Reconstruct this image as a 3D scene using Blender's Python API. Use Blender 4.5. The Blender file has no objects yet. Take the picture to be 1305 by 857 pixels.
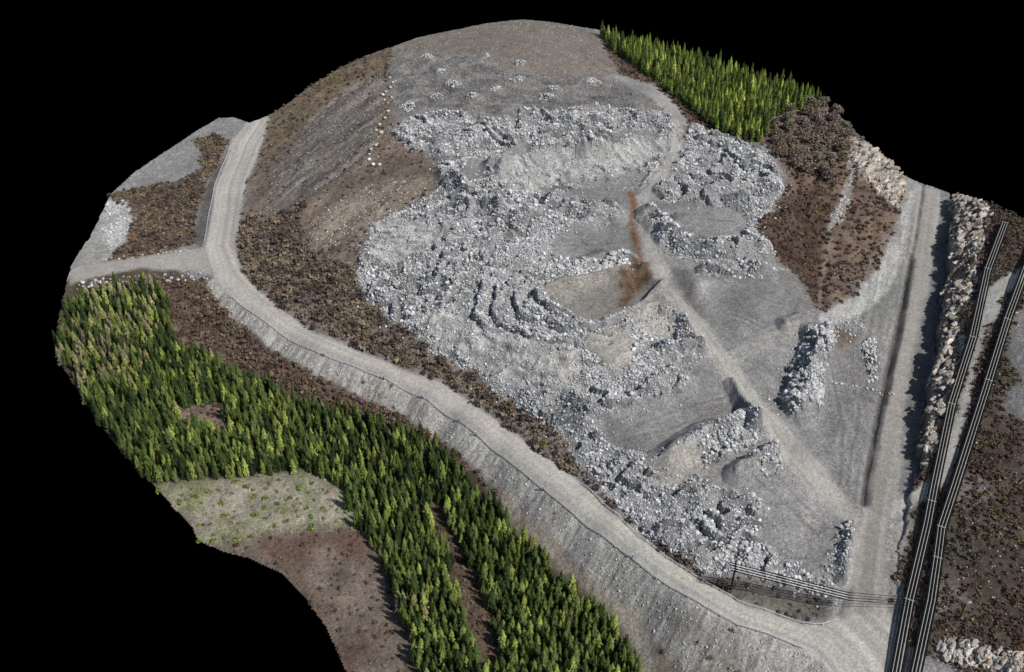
import bpy, math, random
import numpy as np
rng = np.random.default_rng(7); random.seed(7)
# surveyed layout in metres (world coordinates)
CTRL=[(-100.06,123.37,3.0),(-102.72,108.78,2.0),(-102.58,78.47,1.0),(-98.06,43.79,0.0),(-91.56,28.56,0.0),(-84.09,17.47,0.0),(-76.79,10.29,0.0),(-70.12,4.08,0.0),(-55.22,-7.74,0.0),(-44.67,-13.37,0.0),(-34.66,-18.83,0.0),(-23.32,-26.56,0.0),(-13.63,-35.4,0.0),(-8.64,-40.77,0.0),(-2.04,-48.1,0.0),(2.96,-53.59,0.0),(7.97,-59.13,0.0),(13.69,-65.44,0.0),(20.38,-72.41,0.0),(26.77,-79.07,0.0),(31.47,-84.18,0.0),(38.02,-89.32,0.0),(47.45,-96.4,0.0),(53.15,-98.49,0.0),(61.22,-102.59,0.0),(63.22,-105.66,0.0),(64.01,-108.32,0.0),(-92.53,129.09,3.0),(-91.77,108.78,2.0),(-92.31,78.47,1.0),(-88.32,43.79,0.0),(-86.13,38.16,0.0),(-82.1,29.38,0.0),(-76.82,22.15,0.0),(-68.84,13.28,0.0),(-56.69,1.94,0.0),(-42.47,-6.38,0.0),(-29.98,-14.02,0.0),(-19.38,-19.14,0.0),(-10.65,-27.47,0.0),(-2.11,-36.26,0.0),(6.18,-45.15,0.0),(16.6,-55.63,0.0),(21.61,-62.56,0.0),(28.43,-70.81,0.0),(34.68,-77.54,0.0),(40.3,-82.71,0.0),(48.76,-88.91,0.0),(54.48,-91.72,0.0),(61.12,-95.05,0.0),(64.59,-95.83,0.0),(67.69,-94.66,0.0),(70.33,-92.12,0.0),(72.63,-87.08,0.0),(77.31,-75.78,0.0),(80.56,-68.97,0.0),(84.36,-60.37,0.0),(-94.13,27.63,-2.0),(-87.57,17.31,-2.54),(-81.5,10.46,-3.08),(-69.1,-0.73,-3.62),(-55.1,-11.93,-4.16),(-41.08,-20.3,-4.7),(-27.7,-27.99,-5.24),(-18.92,-35.91,-5.78),(-6.4,-49.11,-6.32),(1.43,-58.85,-6.86),(12.45,-70.35,-7.4),(20.9,-81.69,-7.94),(29.1,-89.01,-8.48),(34.57,-101.29,-9.02),(39.66,-112.23,-9.56),(79.63,-87.08,0.0),(76.25,-99.06,0.0),(85.86,-70.12,0.0),(92.11,-56.89,0.0),(96.45,-32.5,0.0),(101.34,-32.5,0.0),(108.59,-7.98,0.5),(111.86,-7.31,0.5),(118.3,18.47,1.0),(123.45,18.47,1.0),(129.07,49.16,1.5),(136.39,49.16,1.5),(139.81,77.33,2.0),(145.16,74.76,2.0),(107.45,-32.5,0.0),(120.89,-1.13,0.5),(132.62,28.41,1.0),(147.16,67.25,2.0),(101.17,-49.16,0.0),(81.29,-96.4,0.0),(76.42,-107.44,0.0),(67.47,-114.32,0.0),(54.36,-114.8,-5.0),(-103.28,3.15,-6.0),(-126.27,1.98,-8.0),(-73.07,-33.15,-8.0),(-40.82,-43.43,-9.0),(-9.43,-80.9,-10.5),(8.03,-98.73,-11.0),(-15.65,-99.43,-12.0),(-63.11,-54.8,-11.0),(-39.56,-86.86,-14.0),(-35.48,-105.58,-15.0),(-90.69,-46.99,-11.0),(-96.79,15.37,-4.0),(-71.59,-7.2,-6.0),(-49.62,-22.21,-7.0),(-106.52,-26.24,-9.0),(7.55,-117.1,-13.0),(-135.48,35.33,-1.0),(-127.18,48.37,-1.0),(-119.66,67.11,-1.0),(-137.06,72.06,-1.0),(-117.06,112.41,1.0),(-126.26,102.5,0.0),(-115.55,34.63,-0.5),(-104.23,38.45,-0.2),(-103.09,53.2,-1.2),(-104.0,77.12,-1.0),(-105.21,104.49,0.5),(-112.1,28.98,-3.0),(-134.93,24.42,-3.5),(-133.18,27.63,-2.0),(-69.27,90.05,7.0),(-58.46,115.49,9.0),(-46.52,144.21,11.0),(-66.78,158.56,10.0),(-81.93,133.21,6.5),(-81.35,70.6,3.0),(-59.94,25.66,3.0),(-49.82,42.42,6.0),(-39.21,62.45,8.0),(-73.93,36.03,1.5),(-49.77,1.53,1.2),(-54.9,166.04,11.0),(-45.7,17.75,3.0),(-34.19,3.49,2.5),(-24.44,-8.3,2.2),(-8.88,-22.38,1.8),(1.52,-32.91,1.8),(12.23,-44.19,1.8),(20.9,-60.8,1.6),(26.76,-68.34,1.2),(32.34,-75.46,1.0),(39.62,-80.96,0.5),(45.99,-84.69,0.4),(57.49,-88.34,-0.8),(65.16,-91.95,-0.8),(-39.52,39.43,8.0),(-21.54,23.93,10.0),(-2.82,11.91,10.2),(10.11,-9.29,10.0),(8.35,7.28,10.3),(18.35,-14.95,9.2),(17.26,-36.53,8.0),(29.47,-54.29,6.8),(42.14,-58.92,5.0),(55.8,-66.82,3.0),(52.51,-75.48,2.4),(67.18,-81.91,0.9),(76.22,-74.03,0.6),(-0.52,-16.19,7.5),(9.52,-32.96,6.0),(23.87,4.88,8.5),(38.79,-39.22,6.5),(28.6,-43.39,6.5),(56.28,-29.47,5.5),(50.07,0.76,7.5),(57.65,-20.83,6.0),(68.24,-41.75,3.5),(75.28,-62.88,1.2),(69.46,-72.09,1.0),(77.7,-52.98,1.3),(89.4,-30.61,1.0),(91.68,-13.05,2.0),(66.0,3.97,7.8),(80.79,-0.88,6.0),(52.73,21.33,9.0),(75.56,18.77,8.0),(84.48,5.9,6.3),(85.94,-3.14,5.0),(103.51,14.97,2.2),(115.29,31.41,1.8),(81.5,-62.27,0.5),(90.68,-41.34,0.3),(49.07,49.78,10.0),(35.46,36.43,10.0),(12.0,57.56,11.0),(-13.74,72.43,11.0),(-19.8,92.13,12.0),(12.97,92.13,12.0),(40.28,92.13,12.0),(64.76,72.43,11.0),(84.45,64.89,9.5),(57.38,97.82,12.0),(52.58,130.85,12.5),(14.08,132.09,13.5),(-15.4,126.52,13.0),(-28.6,153.0,13.5),(8.57,159.87,17.0),(4.11,187.65,16.0),(-23.69,182.63,14.0),(33.51,158.11,14.5),(38.63,185.47,13.5),(44.86,144.05,12.7),(62.31,162.64,12.5),(91.03,145.28,10.5),(115.18,129.17,8.5),(70.42,110.62,11.5),(85.21,96.74,9.5),(85.98,43.92,5.0),(87.65,28.33,4.0),(106.29,66.53,5.5),(112.84,94.73,7.5),(122.41,89.16,7.5),(103.49,33.61,3.2),(119.44,55.76,3.2),(133.16,76.57,4.0),(210.0,250.0,8.0),(210.0,-20.0,1.0),(190.0,-120.0,0.0)]
CTRLP=[(148.09,69.01,5.5),(143.37,55.93,5.5),(134.17,30.33,5.5),(126.94,14.42,5.5),(119.08,-5.82,5.5),(110.37,-25.52,5.2),(105.2,-37.47,4.8),(99.79,-52.46,3.5),(151.48,51.1,11.5),(138.71,23.21,10.5),(126.07,-1.78,9.5),(93.7,-62.97,1.3),(85.94,-80.46,0.4),(81.25,-96.47,0.1),(154.1,46.64,12.0),(146.8,14.64,11.0),(135.31,8.42,10.0),(122.42,-17.95,9.0),(111.72,-39.74,7.0),(102.94,-55.3,3.8),(120.23,-57.34,6.0),(110.74,-83.23,4.0),(101.22,-77.6,2.3),(97.37,-97.97,2.3),(102.65,-104.31,3.5),(177.6,33.44,12.0),(137.22,-59.2,8.0),(115.91,-108.82,5.0),(87.81,-103.47,0.8),(200.17,31.94,13.0),(125.66,-118.4,7.0),(84.44,-114.32,0.0),(76.42,-107.44,0.0),(91.37,-76.57,1.0)]
OUTLINE=[(-36.41,-97.9),(-42.27,-86.74),(-48.88,-78.52),(-54.75,-72.87),(-62.2,-68.79),(-70.07,-66.32),(-76.62,-63.38),(-79.23,-59.38),(-84.52,-54.26),(-91.5,-46.98),(-99.77,-39.44),(-107.16,-31.52),(-115.58,-21.39),(-123.0,-12.01),(-130.93,-1.52),(-134.39,5.17),(-136.34,14.09),(-136.92,22.95),(-137.76,30.44),(-138.25,37.62),(-137.59,50.73),(-138.21,67.2),(-138.9,78.05),(-134.84,92.29),(-127.2,106.18),(-119.77,117.81),(-112.21,128.16),(-105.43,127.55),(-99.22,123.54),(-92.22,129.28),(-85.34,134.86),(-77.6,145.51),(-66.79,158.6),(-55.29,169.75),(-49.07,172.31),(-39.91,179.7),(-23.77,184.31),(-10.71,187.99),(4.13,190.67),(15.66,188.75),(28.77,186.33),(35.94,184.74),(47.57,174.89),(59.45,165.36),(77.18,155.85),(99.75,142.46),(116.44,128.11),(122.65,116.95),(124.85,108.52),(129.43,93.81),(135.15,83.24),(145.0,78.38),(149.21,73.97),(147.38,68.99),(151.4,57.53),(154.33,47.36),(158.22,42.05),(185.39,20.52),(116.81,-125.47),(72.11,-123.28),(38.91,-118.27),(-29.34,-115.97)]
PLATEAU=[(149.65,72.71),(143.25,55.7),(134.02,30.05),(126.87,14.29),(118.96,-6.02),(110.35,-25.54),(105.18,-37.5),(99.64,-52.38),(94.0,-61.88),(85.95,-80.45),(80.78,-95.86),(76.45,-107.4),(70.44,-126.42),(124.91,-130.71),(221.62,55.9)]
ROAD_OUTER=[(-100.1,123.53),(-102.82,109.09),(-102.92,79.45),(-98.1,43.89),(-91.81,29.23),(-84.38,18.26),(-76.97,10.83),(-70.27,4.55),(-55.38,-7.12),(-44.77,-12.89),(-34.75,-18.28),(-23.42,-25.74),(-13.68,-34.75),(-8.66,-40.4),(-2.05,-47.42),(2.97,-53.13),(7.99,-58.73),(13.74,-64.9),(20.45,-71.93),(26.84,-78.71),(31.58,-83.72),(38.1,-89.02),(47.51,-96.27),(53.17,-98.46),(61.22,-102.59),(63.22,-105.67),(64.03,-108.28)]
ROAD_INNER=[(-92.44,128.77),(-91.73,108.62),(-92.26,78.3),(-88.3,43.74),(-86.1,38.07),(-82.06,29.25),(-76.76,21.95),(-68.74,12.96),(-56.65,1.78),(-42.4,-6.73),(-29.94,-14.29),(-19.35,-19.44),(-10.63,-27.74),(-2.11,-36.61),(6.16,-45.57),(16.55,-56.13),(21.53,-63.15),(28.35,-71.26),(34.58,-77.92),(40.23,-82.95),(48.72,-89.02),(54.5,-91.67),(61.16,-94.99),(64.61,-95.79),(67.72,-94.61),(70.35,-92.07),(72.61,-87.11),(77.24,-75.91),(80.51,-69.06),(84.31,-60.47)]
TOE=[(-93.93,27.11),(-87.4,16.85),(-81.29,9.87),(-69.0,-1.06),(-54.99,-12.36),(-41.01,-20.66),(-27.63,-28.48),(-18.86,-36.46),(-6.37,-49.69),(1.43,-59.36),(12.41,-70.89),(20.86,-81.96),(29.01,-89.43),(34.55,-101.36),(39.66,-112.25)]
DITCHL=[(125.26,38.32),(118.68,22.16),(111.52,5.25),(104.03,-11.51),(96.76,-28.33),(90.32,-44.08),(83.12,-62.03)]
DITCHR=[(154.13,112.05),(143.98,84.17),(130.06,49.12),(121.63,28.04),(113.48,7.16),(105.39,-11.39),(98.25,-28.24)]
LANEB=[(155.37,112.22),(143.59,77.36),(132.61,49.18),(120.88,18.48),(110.32,-7.33),(99.31,-32.49),(90.48,-51.9),(83.16,-70.1),(77.06,-87.09),(71.92,-102.2),(67.47,-117.22)]
SWIRL=[(13.79,3.53),(23.93,5.86),(33.51,13.36)]
YARDTRACKS=[[(86.33,-16.92),(84.74,-36.66),(78.46,-57.76)],[(92.08,-15.9),(89.76,-33.28),(80.46,-57.52)],[(28.58,-43.5),(41.1,-36.41),(56.27,-29.48)],[(26.4,-46.94),(38.26,-43.51),(53.29,-35.35)],[(61.06,0.71),(71.11,-4.95),(83.1,-0.59)],[(56.83,17.64),(67.11,10.59),(77.38,4.78)],[(15.99,31.21),(27.93,32.08),(39.09,36.61)],[(51.07,45.65),(63.68,46.92),(72.41,46.44)],[(57.35,-57.8),(65.2,-66.04),(70.76,-74.25)],[(62.67,-54.89),(67.58,-63.59),(74.07,-71.85)]]
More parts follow.
